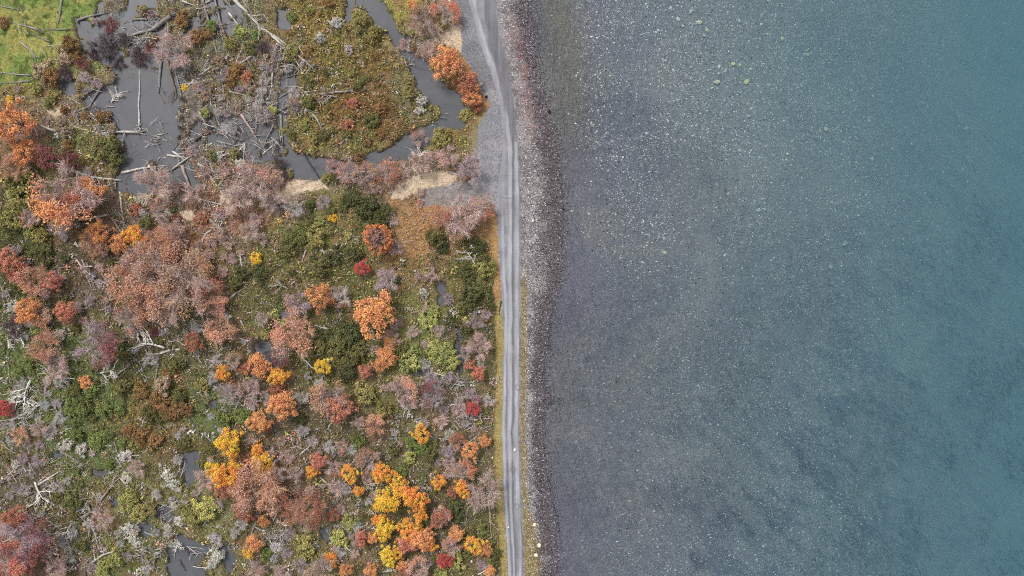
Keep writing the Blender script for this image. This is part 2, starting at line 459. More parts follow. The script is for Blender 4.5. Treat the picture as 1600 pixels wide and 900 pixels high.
def land_color(x, y):
    """colour of soil, moss, sand, gravel at a place, as it looks in flat daylight (sRGB 0-255)"""
    c = idw_color(x, y)
    w1 = fbm(x, y, 9, 3, 70); w2 = fbm(x, y, 25, 3, 75)
    c = mixc(c, (124, 92, 66), 0.5 * smooth(0.58, 0.72, w2))
    c = mixc(c, (62, 58, 40), 0.5 * smooth(0.58, 0.75, w1))
    a = x + 10 * (fbm(x, y, 14, 3, 80) - 0.5); b = y + 10 * (fbm(x, y, 14, 3, 85) - 0.5)
    md = in_poly(a, b, MEADOW)
    c = np.where(md[..., None], mixc(mixc(c * 0 + np.array([108., 126, 58]), (138, 134, 70), smooth(0.4, 0.65, w2)), (84, 96, 44), smooth(0.55, 0.7, w1)), c)
    c = mixc(c, (142, 110, 74), 0.75 * in_poly(a, b, RUSTY))
    mu = in_poly(a, b, MUD)
    c = mixc(c, (132, 131, 134), 0.8 * mu)
    c = mixc(c, (122, 118, 117), 0.85 * in_poly(a, b, DIRT))
    for s in SANDS: c = mixc(c, (180, 160, 134), 0.92 * in_poly(a, b, s))
    # grass verge beside the road
    v = smooth(-15, -9, x + 6 * (fbm(x, y, 10, 2, 88) - 0.5) - LAND_R(y)) * smooth(315, 345, y)
    vc = np.where((y > 470)[..., None], [142., 126, 76], [152., 120, 76])
    c = c * (1 - v[..., None]) + vc * v[..., None]
    # gravel flats and road bed
    g = (x > LAND_R(y) + 3 * (fbm(x, y, 8, 2, 90) - 0.5))
    gc = mixc(mixc(c * 0 + np.array([132., 132, 136]), (146, 142, 144), smooth(0.45, 0.7, w2)), (112, 112, 118), 0.6 * smooth(0.5, 0.65, fbm(x, y, 40, 3, 92)))
    c = np.where(g[..., None], gc, c)
    # strip between road and pebbles
    rr = ROAD_R(y); wl = WATERLINE(y)
    s = (x > rr)
    strip = mixc(c * 0 + np.array([114., 108, 110]), (142, 136, 136), smooth(0.35, 0.65, w1))
    c = np.where(s[..., None], strip, c)
    veg = smooth(400, 470, y) * smooth(1, 4, x - rr) * (1 - smooth(9 + 14 * smooth(780, 860, y), 13 + 18 * smooth(780, 860, y), x - rr + 8 * (w1 - 0.5)))
    c = mixc(c, (140, 122, 70), 0.8 * veg)
    t = np.clip((x - rr) / (wl - rr), 0, 3)
    c = mixc(c, (88, 80, 84), 0.8 * smooth(0.35, 0.8, t + 0.5 * (w2 - 0.5)))
    # lake bed
    d = (x - wl) / PXM
    bed = mixc(mixc(c * 0 + np.array([112., 112, 125]), (124, 123, 128), smooth(0.4, 0.65, fbm(x, y, 120, 3, 95))), (108, 110, 122), 0.6 * smooth(0.5, 0.7, fbm(x, y, 60, 3, 97)))
    silt = np.exp(-((x - (872 + 20 * np.sin(y / 90.0))) / 36) ** 2) * smooth(330, 120, y)
    bed = mixc(bed, (116, 112, 104), np.clip(silt, 0, 1))
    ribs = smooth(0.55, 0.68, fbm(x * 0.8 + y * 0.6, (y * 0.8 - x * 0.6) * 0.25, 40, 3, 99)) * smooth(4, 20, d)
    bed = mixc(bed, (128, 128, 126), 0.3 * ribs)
    bed = mixc(bed, (150, 150, 146), 0.42 * smooth(12, 42, d + 16 * (fbm(x, y, 110, 3, 225) - 0.5)))      # bed colour paler farther out
    wave_shade = smooth(0.52, 0.66, fbm((x * 0.77 + y * 0.64) * 0.35, y * 0.77 - x * 0.64, 14, 3, 215)) * smooth(1150, 1450, x * 0.8 + y * 0.6)
    bed = mixc(bed, (78, 82, 98), 0.5 * wave_shade)  # dark streaks painted on the bed stand in for shading of surface waves
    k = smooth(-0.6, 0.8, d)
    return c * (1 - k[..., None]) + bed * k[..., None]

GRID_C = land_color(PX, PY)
wet = np.clip(POND_S * 2.2, 0, 1)
GRID_C = mixc(GRID_C, (62, 56, 52), 0.75 * wet * (PX < LAND_R(PY)))
def sample(grid, px, py):
    i = np.clip((np.asarray(py) - GY0) / GS, 0, grid.shape[0] - 1.001); j = np.clip((np.asarray(px) - GX0) / GS, 0, grid.shape[1] - 1.001)
    i0 = i.astype(int); j0 = j.astype(int); fi = i - i0; fj = j - j0
    if grid.ndim == 3: fi = fi[..., None]; fj = fj[..., None]
    return (grid[i0, j0] * (1 - fj) + grid[i0, j0 + 1] * fj) * (1 - fi) + (grid[i0 + 1, j0] * (1 - fj) + grid[i0 + 1, j0 + 1] * fj) * fi

def height(px, py):
    px = np.asarray(px, float); py = np.asarray(py, float)
    return np.where(px > 900, shore_height(px, py), sample(H, px, py))

def ground_at(px, py, lift=0.0):
    """world point on the ground that shows at a photo pixel (plus a lift)"""
    h = float(height(px, py)) + lift
    return np.array([wx(px, h), wy(py, h), h])

GAIN = 1.05
def soften(c, k=0.1): return c * (1 - k) + k * (c @ np.array([0.35, 0.45, 0.2]))[..., None]
# one sheet of ground from the far land to the far lake bed
tx = np.concatenate([[-9000, -4000, -2000, -1000, -500, -250, -130], gx, np.arange(gx[-1] + 6, 1720, 6), [1800, 2000, 2400, 3200, 5000, 10000]])
ty = np.concatenate([[-8000, -3500, -1500, -700, -350, -180, -110], gy, [1010, 1080, 1250, 1600, 2400, 4400, 9000]])
TX, TY = np.meshgrid(tx, ty)
TH = np.where(TX > gx[-1], shore_height(TX, np.clip(TY, -60, 960)), sample(H, TX, TY))
inside = (TX >= gx[0]) & (TX <= gx[-1]) & (TY >= gy[0]) & (TY <= gy[-1])
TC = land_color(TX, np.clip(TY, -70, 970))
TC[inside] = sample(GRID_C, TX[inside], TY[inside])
tv = np.stack([wx(TX), wy(TY), TH], -1).reshape(-1, 3)
nr, nc = TX.shape
ii = np.arange(nr * nc).reshape(nr, nc)
tf = np.stack([ii[:-1, :-1], ii[1:, :-1], ii[1:, 1:], ii[:-1, 1:]], -1).reshape(-1, 4)
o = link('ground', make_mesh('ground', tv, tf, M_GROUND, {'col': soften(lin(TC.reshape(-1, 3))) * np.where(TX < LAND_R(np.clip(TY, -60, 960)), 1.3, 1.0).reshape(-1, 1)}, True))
o['kind'] = 'structure'

# still, murky swamp water and stream (one level)
sx = np.array([-90, 748.0]); sy = np.array([-90.0, 990])
sv = [(wx(sx[0]), wy(sy[1]), SWAMP_Z), (wx(sx[1]), wy(sy[1]), SWAMP_Z), (wx(sx[1]), wy(sy[0]), SWAMP_Z), (wx(sx[0]), wy(sy[0]), SWAMP_Z)]
o = link('swamp_water', make_mesh('swamp_water', sv, np.array([[0, 1, 2, 3]]), M_SWAMP))
o['kind'] = 'structure'

# gravel road: its own sheet with wheel ruts
ry = np.arange(-66, 968, 1.6); NA = 34
t = np.linspace(0, 1, NA)
RY = np.repeat(ry[:, None], NA, 1)
wob = 2.2 * (fbm(ry * 0 + 5, ry, 16, 3, 110) - 0.5)
wob2 = 2.2 * (fbm(ry * 0 + 50, ry, 16, 3, 112) - 0.5)
RX = (ROAD_L(ry) + wob)[:, None] * (1 - t) + (ROAD_R(ry) + wob2)[:, None] * t
def road_color(x, y):
    x = x + 3.0 * (fbm(x, y, 26, 3, 240) - 0.5)
    c = np.zeros(x.shape + (3,)) + np.array([138., 138, 142])
    n = fbm(x, y, 12, 3, 120); streak = fbm(x * 1.0, y * 0.06, 3.0, 3, 125)
    c = mixc(c, (126, 126, 132), smooth(0.4, 0.65, n))
    top = 1 - smooth(158, 175, y)
    # worn older wheel track, darker fresh lane beside it at the top
    d = line_dist(x, y, [(729, -66), (737, 0), (752, 60), (770, 110), (787, 160)])
    c = mixc(c, (163, 163, 166), (1 - smooth(3.5, 6.5, d)) * smooth(182, 158, y))
    d = line_dist(x, y, [(758, -66), (765, 0), (771, 60), (786, 110), (796, 165), (803, 225)])
    c = mixc(c, (114, 113, 118), 0.95 * (1 - smooth(7, 11, d)) * (1 - smooth(200, 250, y)))
    for pts, w, col, k in (
        ([(789, 166), (796, 225), (797, 300), (797, 400), (797, 525), (796, 675), (798, 750), (801, 830), (806, 960)], 4.0, (158, 158, 162), 0.85),
        ([(806, 225), (808, 300), (808, 525), (807, 675), (808, 750), (811, 830), (814, 960)], 3.6, (154, 154, 158), 0.85),
        ([(784, 330), (788, 440), (791, 525), (787, 675), (788, 750), (793, 830), (798, 960)], 2.6, (160, 160, 164), 0.8)):
        d = line_dist(x, y, pts)
        c = mixc(c, col, k * (1 - smooth(w * 0.5, w, d)) * smooth(160, 185, y))
    for pts, w, k in (([(801.5, 215), (801.5, 300), (801.5, 525), (802, 640), (800, 675), (801, 750), (803.5, 830), (808, 960)], 2.2, 0.8),
                      ([(792, 560), (792, 675), (793, 750), (797, 830), (801, 900)], 2.0, 0.5)):
        d = line_dist(x, y, pts)
        c = mixc(c, (100, 99, 104), k * (1 - smooth(w * 0.3, w, d)) * smooth(0.25, 0.55, fbm(x, y, 22, 2, 130) + 0.15))
    c = c * (0.88 + 0.24 * streak)[..., None] * (0.9 + 0.2 * fbm(x, y, 30, 4, 127))[..., None]
    # oval scuffs where a vehicle turned
    for ox, oy in ((802, 733), (808, 791), (809, 605)):
        d = np.abs(np.hypot((x - ox), (y - oy)) - 4)
        c = mixc(c, (104, 104, 108), 0.45 * (1 - smooth(0.6, 1.8, d)))
    d = line_dist(x, y, [(770, 308.5), (803, 310)])
    return mixc(c, (104, 103, 106), 0.6 * (1 - smooth(0.4, 1.3, d)))
rc = road_color(RX, RY)
edge = (1 - smooth(0.0, 0.3, t[None, :] + 0.25 * (fbm(RX, RY, 9, 3, 245) - 0.5))) * (1 - smooth(300, 350, RY))
rc = mixc(rc, (134, 134, 138), 0.9 * edge)      # the old track runs out into the gravel flat
rut = line_dist(RX, RY, [(797, 180), (797, 525), (795, 675), (800, 830), (806, 960)])
rut2 = line_dist(RX, RY, [(807, 225), (808, 525), (807, 675), (811, 830), (814, 960)])
rz = ROAD_Z + 0.06 * np.sin(np.pi * t)[None, :] ** 0.5 - 0.03 * np.exp(-(rut / 3) ** 2) - 0.03 * np.exp(-(rut2 / 3) ** 2)
rz[:, 0] = ROAD_Z - 0.1; rz[:, -1] = ROAD_Z - 0.1
rv = np.stack([wx(RX), wy(RY), rz + 0.01], -1).reshape(-1, 3)
ii = np.arange(len(ry) * NA).reshape(len(ry), NA)
rf = np.stack([ii[:-1, :-1], ii[1:, :-1], ii[1:, 1:], ii[:-1, 1:]], -1).reshape(-1, 4)
o = link('gravel_road', make_mesh('gravel_road', rv, rf, M_ROAD, {'col': lin(rc.reshape(-1, 3)) * GAIN}, True))
o['kind'] = 'structure'

# lake: a closed body of clear water over the bed; small swell lines run along the shore
lx = np.concatenate([[815.0], np.arange(822, 1000, 6), np.arange(1000, 1720, 20), [1800, 2100, 2600, 4000, 10000]])
ly = np.concatenate([[-8000, -2500, -900, -300], np.arange(-70, 972, 12), [1100, 1500, 3000, 9000]])
LX, LY = np.meshgrid(lx, ly)
LZ = np.full(LX.shape, LAKE_Z)
nr, nc = LX.shape
top = np.stack([wx(LX), wy(LY), LZ], -1).reshape(-1, 3)
ii = np.arange(nr * nc).reshape(nr, nc)
faces = [np.stack([ii[:-1, :-1], ii[1:, :-1], ii[1:, 1:], ii[:-1, 1:]], -1).reshape(-1, 4)]
ring = np.concatenate([ii[0, :-1], ii[:-1, -1], ii[-1, :0:-1], ii[:0:-1, 0]])
bot = top[ring].copy(); bot[:, 2] = -28
bi = np.arange(len(ring)) + nr * nc
faces.append(np.stack([ring, np.roll(ring, -1), np.roll(bi, -1), bi], -1))
lme = make_mesh('lake', np.vstack([top, bot]), faces, None)
import bmesh
bm = bmesh.new(); bm.from_mesh(lme)
bm.verts.ensure_lookup_table()
bm.faces.new([bm.verts[int(k)] for k in bi])
bmesh.ops.recalc_face_normals(bm, faces=bm.faces[:])
bm.to_mesh(lme); bm.free()
lme.materials.append(M_LAKE)
o = link('lake', lme); o['kind'] = 'structure'

# ------------------------------------------------------------------ colours of plants and dead wood (sRGB as seen in flat daylight)
PAL = {   # token: (main, second, word)
 'or': ((206,150,84), (190,128,86), 'orange'), 'yo': ((230,166,62), (214,136,64), 'golden orange'),
 'ye': ((240,180,50), (230,158,54), 'bright yellow'), 'co': ((192,124,98), (176,112,92), 'coral red'),
 'ru': ((172,110,78), (152,102,82), 'rust brown'), 'pr': ((186,134,102), (174,138,116), 'pinkish rust'),
 'pg': ((174,152,144), (160,136,128), 'pinkish grey'), 'pu': ((142,126,128), (160,144,144), 'purplish grey'),
 'mr': ((136,80,74), (118,80,78), 'maroon'), 'dk': ((80,68,70), (98,82,82), 'dark purple'),
 'rd': ((188,76,70), (168,76,72), 'red'), 'ol': ((116,112,62), (96,96,54), 'olive'),
 'oy': ((154,144,80), (126,120,66), 'yellowish olive'), 'gr': ((120,130,66), (104,114,58), 'green'),
 'dg': ((80,84,48), (94,96,56), 'dark green'), 'br': ((144,110,64), (122,92,58), 'bronze brown'),
 'ta': ((164,144,118), (140,122,98), 'tan'), 'wh': ((188,184,172), (160,156,144), 'whitish'),
 'gy': ((152,146,140), (170,166,160), 'grey'), 'yg': ((164,162,84), (132,138,76), 'yellow green'),
}
LEAFG, TWIGG = 1.5, 1.75

def soft(c, k=0.16): return c * (1 - k) + k * float(np.dot(c, [0.35, 0.45, 0.2]))

def put_colour(o, tok, gain, jit=0.0, rng=R):
    j = 1 + jit * rng.normal(size=3) * np.array([0.5, 0.5, 0.5]) * 0.6 + jit * rng.normal()
    k = 0.07 if tok in ('ye', 'yo') else 0.14
    a = np.clip(soft(lin(PAL[tok][0]), k) * gain * j, 0.01, 0.9); b = np.clip(soft(lin(PAL[tok][1]), k) * gain * j, 0.01, 0.9)
    o.color = (*a, 1); o['second_color'] = [float(v) for v in b]

# ------------------------------------------------------------------ plant shapes (unit crown radius; the base at the origin)
def unit(v): return v / (np.linalg.norm(v, axis=-1, keepdims=True) + 1e-9)

def quads(cent, nrm, half, shade, name, mat):
    n = len(cent)
    g = np.random.default_rng(n)
    u = unit(np.cross(nrm, g.normal(size=(n, 3)))); w = np.cross(nrm, u)
    asp = g.uniform(0.6, 1.0, (n, 1)); half = half[:, None]
    # four-cornered leaf sprays, bent a little along the middle
    v = np.stack([cent - u * half, cent - w * half * asp + nrm * half * 0.25, cent + u * half, cent + w * half * asp + nrm * half * 0.25], 1).reshape(-1, 3)
    i = np.arange(n)[:, None] * 4
    f = np.concatenate([i + [0, 1, 2], i + [0, 2, 3]])
    return make_mesh(name, v, f, mat, {'vc': np.repeat(shade, 4, 0)})

def leafy_crown(seed, nclump=34, nleaf=2400, leaf=0.05, zc=0.8, zr=0.5, spread=0.15, hollow=0.0, ring=False):
    g = np.random.default_rng(seed)
    ph = g.uniform(0, 2 * np.pi, 4); am = g.uniform(0.05, 0.2, 4)
    a = g.uniform(0, 2 * np.pi, nclump)
    rad = np.sqrt(g.uniform(hollow, 1, nclump)) * 0.92
    lob = 1 + sum(am[k] * np.cos((k + 2) * a + ph[k]) for k in range(4)) * (0.3 if ring else 1.0)
    r = rad * lob * 0.9
    z = zc + zr * np.sqrt(np.clip(1 - rad ** 2, 0, 1)) * g.uniform(0.55, 1.1, nclump) - 0.25 * (rad > 0.8) * g.random(nclump)
    cc = np.stack([r * np.cos(a), r * np.sin(a), z], 1)
    cs = g.uniform(0.65, 1.25, nclump); cg = g.random(nclump)
    if ring: cg = (rad < 0.55).astype(float)
    k = g.integers(0, nclump, nleaf)
    off = g.normal(size=(nleaf, 3)); off = unit(off) * np.abs(g.normal(size=(nleaf, 1))) ** 0.6
    p = cc[k] + off * spread * cs[k][:, None] * [1, 1, 0.8]
    nrm = unit(off * 0.9 + [0, 0, 0.7] + g.normal(size=(nleaf, 3)) * 0.55)
    sh = np.stack([np.clip(g.normal(0.5, 0.22, nleaf) + (g.random(nclump)[k] - 0.5) * 0.3, 0, 1), np.clip(cg[k] + g.normal(0, 0.12, nleaf), 0, 1), rad[k]], 1)
    return quads(p, nrm, leaf * g.uniform(0.55, 1.25, nleaf), sh, 'crown', M_LEAF)

def edge_leaves(seed, nleaf=620, leaf=0.045):
    """leaves left on a half-bare crown: uneven patches on one side"""
    g = np.random.default_rng(seed)
    nc = 16
    a0 = g.uniform(0, 2 * np.pi)
    a = a0 + g.normal(0, 1.0, nc); r = np.sqrt(g.uniform(0.2, 0.95, nc))
    cc = np.stack([r * np.cos(a), r * np.sin(a), 0.85 + 0.45 * np.sqrt(1 - np.minimum(r, 0.99) ** 2)], 1)
    k = g.integers(0, nc, nleaf)
    p = cc[k] + g.normal(size=(nleaf, 3)) * [0.13, 0.13, 0.08]
    nrm = unit(g.normal(size=(nleaf, 3)) * 0.6 + [0, 0, 0.8])
    sh = np.stack([np.clip(g.normal(0.5, 0.22, nleaf), 0, 1), g.random(nc)[k], r[k]], 1)
    return quads(p, nrm, leaf * g.uniform(0.5, 1.2, nleaf), sh, 'leaves', M_LEAF)

def limbs_of(g, n, zc, reach):
    out = []
    for i in range(n):
        a = 2 * np.pi * i / n + g.normal(0, 0.3)
        rr = reach * g.uniform(0.7, 1.05)
        s = np.linspace(0, 1, 6)
        x = rr * s ** 0.85 * np.cos(a + 0.3 * s * g.normal()); y = rr * s ** 0.85 * np.sin(a + 0.3 * s * g.normal())
        z = zc * 0.45 + (zc * 0.75 + 0.2 * g.random()) * s ** 0.8 * (1 - 0.25 * s * g.random())
        out.append(np.stack([x, y, z], 1) + np.vstack([np.zeros(3), g.normal(0, 0.025, (5, 3))]))
    return out

def trunk_mesh(seed, zc=0.8, reach=0.75, n=6, thick=0.05, split=False):
    """trunk with limbs; for bare crowns also the list of limbs for the twigs"""
    g = np.random.default_rng(seed)
    tb = Tubes()
    tb.add([(0, 0, -0.12), (0.02, 0.01, zc * 0.25), (0, 0, zc * 0.5), (0.01, 0.02, zc * 0.9)], [thick * 1.25, thick, thick * 0.8, thick * 0.3], 7)
    L = limbs_of(g, n, zc, reach)
    if split:
        lm = []
        for l in L:
            t2 = Tubes(); t2.add(l, np.linspace(thick * 0.6, thick * 0.15, len(l)), 5); lm.append(t2.mesh('limb', M_BARK))
        return tb.mesh('trunk', M_BARK), L, lm
    for l in L:
        tb.add(l, np.linspace(thick * 0.6, thick * 0.15, len(l)), 5)
    me = tb.mesh('trunk', M_BARK)
    return me, L

def twig_crown(seed, L, n=1500, length=0.3, thick=0.0065, zc=0.8):
    g = np.random.default_rng(seed)
    V = []; S = []
    # second-order branches first, then fine twigs from both
    br = []
    for l in L:
        for _ in range(7):
            t = g.uniform(0.25, 1.0); i = min(int(t * 5), 4); f = t * 5 - i
            p = l[i] * (1 - f) + l[i + 1] * f
            out = unit(np.array([p[0], p[1], 0.25]) + g.normal(size=3) * 0.55); out[2] = abs(out[2]) * 0.8 + 0.1
            q = p + out * g.uniform(0.2, 0.42)
            br.append((p, (p + q) / 2 + g.normal(size=3) * 0.03, q))
    src = np.array([[b[0], b[1], b[2]] for b in br])
    m = len(src)
    k = g.integers(0, m, n); t = g.uniform(0, 1, (n, 1))
    p0 = np.where(t < 0.5, src[k, 0] * (1 - 2 * t) + src[k, 1] * 2 * t, src[k, 1] * (2 - 2 * t) + src[k, 2] * (2 * t - 1))
    d = unit(np.stack([p0[:, 0], p0[:, 1], np.full(n, 0.3)], 1) * 1.0 + g.normal(size=(n, 3)) * 0.75)
    d[:, 2] = np.abs(d[:, 2]) * 0.7
    ln = length * g.uniform(0.4, 1.1, (n, 1))
    p1 = p0 + d * ln * 0.5 + g.normal(size=(n, 3)) * 0.02; p2 = p1 + unit(d + g.normal(size=(n, 3)) * 0.4) * ln * 0.5
    allp = np.concatenate([np.stack([p0, p1, p2], 1), src])
    th = np.concatenate([np.tile([[thick, thick * 0.75, thick * 0.35]], (n, 1)), np.tile([[thick * 2.6, thick * 2, thick * 1.2]], (m, 1))])
    cnt = len(allp)
    dv = unit(allp[:, 2] - allp[:, 0]); u = unit(np.cross(dv, g.normal(size=(cnt, 3)))); w = np.cross(dv, u)
    ang = np.arange(3) * 2 * np.pi / 3
    ringv = u[:, None] * np.cos(ang)[None, :, None] + w[:, None] * np.sin(ang)[None, :, None]         # cnt,3,3
    v = (allp[:, :, None] + th[:, :, None, None] * ringv[:, None]).reshape(-1, 3)                     # cnt,3 rings,3 sides
    base = (np.arange(cnt) * 9)[:, None, None]
    idx = base + np.arange(9).reshape(1, 3, 3)
    a = idx[:, :-1]; b = idx[:, 1:]
    f = np.stack([a, np.roll(a, -1, 2), np.roll(b, -1, 2), b], -1).reshape(-1, 4)
    sh = np.stack([np.clip(g.normal(0.5, 0.25, cnt), 0, 1), np.clip(np.concatenate([g.random(m)[k], g.random(m)]) , 0, 1), np.zeros(cnt)], 1)
    return make_mesh('twigs', v, f, M_TWIG, {'vc': np.repeat(sh, 9, 0)})

LEAFY = [(trunk_mesh(100 + i, 0.8, 0.7, 6)[0], leafy_crown(200 + i, nclump=46 + 5 * i, nleaf=5400, leaf=0.038)) for i in range(7)]
ROUND = (trunk_mesh(90, 0.6, 0.8, 9)[0], leafy_crown(91, 150, 6500, 0.034, 0.6, 0.5, 0.085, ring=True))
BARE = []
for i in range(6):
    me, L, lm = trunk_mesh(300 + i, 0.75, 0.72, 7 + i % 3, 0.04, True)
    BARE.append((me, lm, twig_crown(400 + i, L, 1700), edge_leaves(500 + i, 1300, 0.036), edge_leaves(550 + i, 150)))
SHRUB = []
for i in range(8):
    me, L = trunk_mesh(600 + i, 0.3, 0.7, 6, 0.03)
    SHRUB.append((me, leafy_crown(700 + i, 44, 2300, 0.06, 0.28, 0.42, 0.18)))
BUSH = []
for i in range(5):
    me, L = trunk_mesh(800 + i, 0.3, 0.6, 8, 0.025)
    BUSH.append((me, twig_crown(850 + i, L, 700, 0.4, 0.011, 0.3), edge_leaves(870 + i, 60, 0.07)))

# ------------------------------------------------------------------ things and their labels
THINGS = []       # (object, px, py, base words)
def thing(name, px, py, words, cat, group, r=10):
    e = bpy.data.objects.new(name, None)
    e.empty_display_size = 0.5
    scene.collection.objects.link(e)
    e['category'] = cat; e['group'] = group
    THINGS.append((e, px, py, words))
    return e

def size_word(r, kind):
    lo, hi = (13, 24) if kind == 'tree' else (8, 13)
    return 'small ' if r < lo else ('large ' if r > hi else '')

def place(e, px, py, top, r_m, squash=1.0, rng=R):
    h = float(height(px, py))
    z = h + top
    e.location = (wx(px, z), wy(py, z), h)
    e.rotation_euler = (0, 0, rng.uniform(0, 2 * math.pi))
    e.scale = (r_m * rng.uniform(0.92, 1.1), r_m * rng.uniform(0.92, 1.1), r_m * squash)

def child(name, me, parent, tok, gain, jit=0.0):
    o = link(name, me, parent)
    put_colour(o, tok, gain, jit)
    return o

def leafy_tree(px, py, r, tok, variant=None, round_=False):
    rm = r / PXM
    e = thing('round_tree' if round_ else 'autumn_tree', px, py, (size_word(r, 'tree'), PAL[tok][2], 'leafy tree'), 'tree', 'autumn trees of the lakeside forest')
    tm, cm = ROUND if round_ else LEAFY[R.integers(len(LEAFY)) if variant is None else variant]
    place(e, px, py, rm * 1.1, rm * 1.04, 1.0)
    child('trunk', tm, e, 'gy', 0.7)
    c = child('crown', cm, e, tok, LEAFG, 0.05)
    if round_: c.color = (*(lin((186, 124, 84)) * 1.45), 1)
    if round_: c['second_color'] = [float(v) for v in lin((150, 116, 108)) * 1.35]
    return e

def bare_tree(px, py, r, tok, leaf=None, many=False):
    rm = r / PXM
    word = PAL[tok][2]
    e = thing('bare_tree', px, py, (size_word(r, 'tree'), word, 'half bare tree' if many else 'bare twiggy tree'), 'tree', 'thinning trees of the lakeside forest')
    tm, lm, tw, lv, few = BARE[R.integers(len(BARE))]
    place(e, px, py, rm * 1.0, rm * 1.08, 0.95)
    tr = child('trunk', tm, e, 'gy', 0.9)
    for q in lm: child('limb', q, tr, 'gy', 0.9)
    child('twigs', tw, e, tok if not many else ('pu' if tok == 'mr' else ('pr' if R.random() < 0.5 else 'pg')), TWIGG * (0.92 if many else 1), 0.06)
    if leaf or many:
        child('leaves', lv if many else few, e, leaf or tok, LEAFG, 0.1)
    return e

def shrub(px, py, r, tok, jit=0.08, fill=False):
    rm = r / PXM
    e = thing('leafy_shrub', px, py, (size_word(r, 'shrub'), PAL[tok][2], 'leafy shrub' if tok != 'wh' else 'flowering shrub'), 'shrub', 'low shrubs of the wet heath')
    tm, cm = SHRUB[R.integers(len(SHRUB))]
    place(e, px, py, rm * 0.5, rm * 1.1, R.uniform(0.75, 1.15))
    child('stems', tm, e, 'gy', 0.5)
    child('foliage', cm, e, tok, LEAFG, jit)
    return e

def bush(px, py, r, tok, leaf=None):
    rm = r / PXM
    e = thing('bare_shrub', px, py, (size_word(r, 'shrub'), PAL[tok][2], 'bare twiggy shrub'), 'bare shrub', 'leafless shrubs of the wet heath')
    tm, tw, few = BUSH[R.integers(len(BUSH))]
    place(e, px, py, rm * 0.5, rm * 1.1, R.uniform(0.8, 1.1))
    child('stems', tm, e, tok, 0.8)
    child('twigs', tw, e, tok, TWIGG, 0.08)
    if leaf: child('leaves', few, e, leaf, LEAFG, 0.05)
    return e

# ------------------------------------------------------------------ what stands where (pixels of the photograph)
leafy = [(18,190,30,'or'),(35,236,20,'or'),(72,245,19,'mr'),(106,250,14,'mr'),(136,300,22,'or'),(112,318,22,'co'),(155,362,18,'or'),(208,368,16,'yo'),(182,380,14,'or'),
 (10,408,20,'co'),(28,428,16,'co'),(78,440,14,'co'),(40,487,20,'or'),(100,487,16,'co'),(697,97,23,'or'),(730,130,17,'ru'),(738,152,14,'or'),(680,14,9,'co'),(645,8,9,'or'),
 (497,463,19,'or'),(585,490,31,'or'),(566,418,11,'rd'),(604,557,15,'or'),(592,570,11,'or'),(570,580,11,'co'),(608,535,9,'yo'),(733,570,9,'co'),(748,584,11,'co'),(740,638,12,'rd'),
 (402,572,17,'or'),(385,576,11,'ru'),(435,588,14,'yo'),(347,583,11,'yo'),(302,535,15,'ru'),(505,572,13,'ye'),(440,634,22,'or'),(404,660,17,'or'),(530,640,21,'co'),
 (357,693,19,'ye'),(334,738,13,'ye'),(352,742,20,'yo'),(366,733,12,'ye'),(402,704,12,'yo'),(409,725,16,'ye'),(355,762,17,'ru'),(497,720,12,'co'),(487,738,10,'yo'),(547,741,14,'yo'),
 (597,740,15,'yo'),(604,782,19,'ye'),(624,762,17,'yo'),(645,776,19,'yo'),(655,802,13,'yo'),(600,824,15,'ye'),(590,812,10,'yo'),(602,835,12,'ye'),(565,840,12,'co'),(582,842,9,'or'),
 (640,828,17,'yo'),(658,842,18,'or'),(636,848,15,'co'),(672,852,11,'yo'),(606,868,15,'ye'),(622,862,12,'yo'),(630,883,10,'or'),(685,752,12,'yo'),(706,768,9,'ru'),(722,763,14,'yo'),
 (735,705,14,'or'),(758,690,9,'or'),(684,815,12,'ru'),(694,804,12,'ru'),(713,835,11,'or'),(742,852,15,'yo'),(757,858,11,'or'),(695,877,12,'rd'),(657,678,14,'yo'),(395,850,14,'or'),(388,866,8,'yo'),
 (380,800,15,'ru'),(410,815,9,'or'),(520,805,11,'ru'),(30,882,20,'co'),(20,812,18,'ru'),(5,640,12,'rd'),(515,876,11,'yo'),(540,892,11,'or'),(580,893,11,'or'),(630,893,10,'ru'),(345,476,9,'co'),(560,767,9,'yo'),(766,893,9,'or')]
mixed = [(100,300,40,'or'),(22,262,18,'pr'),(55,436,22,'pr'),(60,490,16,'pr'),(150,382,16,'pr'),(70,537,20,'pr'),(205,438,30,'pr'),(240,425,30,'pr'),(262,475,26,'pr'),(203,495,22,'pr'),(290,452,34,'pr'),(330,462,22,'co'),
 (250,385,26,'pr'),(215,405,22,'pr'),(345,510,20,'pr'),(460,520,26,'pr'),(148,540,32,'mr'),(660,30,18,'pr'),(700,22,15,'co'),(605,268,17,'ru'),(712,352,18,'pr'),(688,338,15,'ru'),(755,325,15,'co'),(570,272,16,'pr'),
 (405,762,30,'pr'),(435,787,16,'co'),(378,790,15,'pr'),(480,795,23,'ru'),(452,805,12,'pr'),(515,622,25,'pr'),(630,612,19,'pr'),(676,617,17,'mr'),(575,720,16,'pr'),(723,737,17,'ru'),(40,840,32,'mr'),(15,870,20,'ru'),(500,890,18,'pr'),(655,890,16,'pr'),
 (300,420,24,'pr'),(140,375,14,'or'),(555,842,10,'pr'),(705,855,12,'pr'),(585,665,14,'pr'),(440,555,14,'mr'),(365,565,11,'pr'),(740,130,12,'or'),(715,690,12,'ru')]
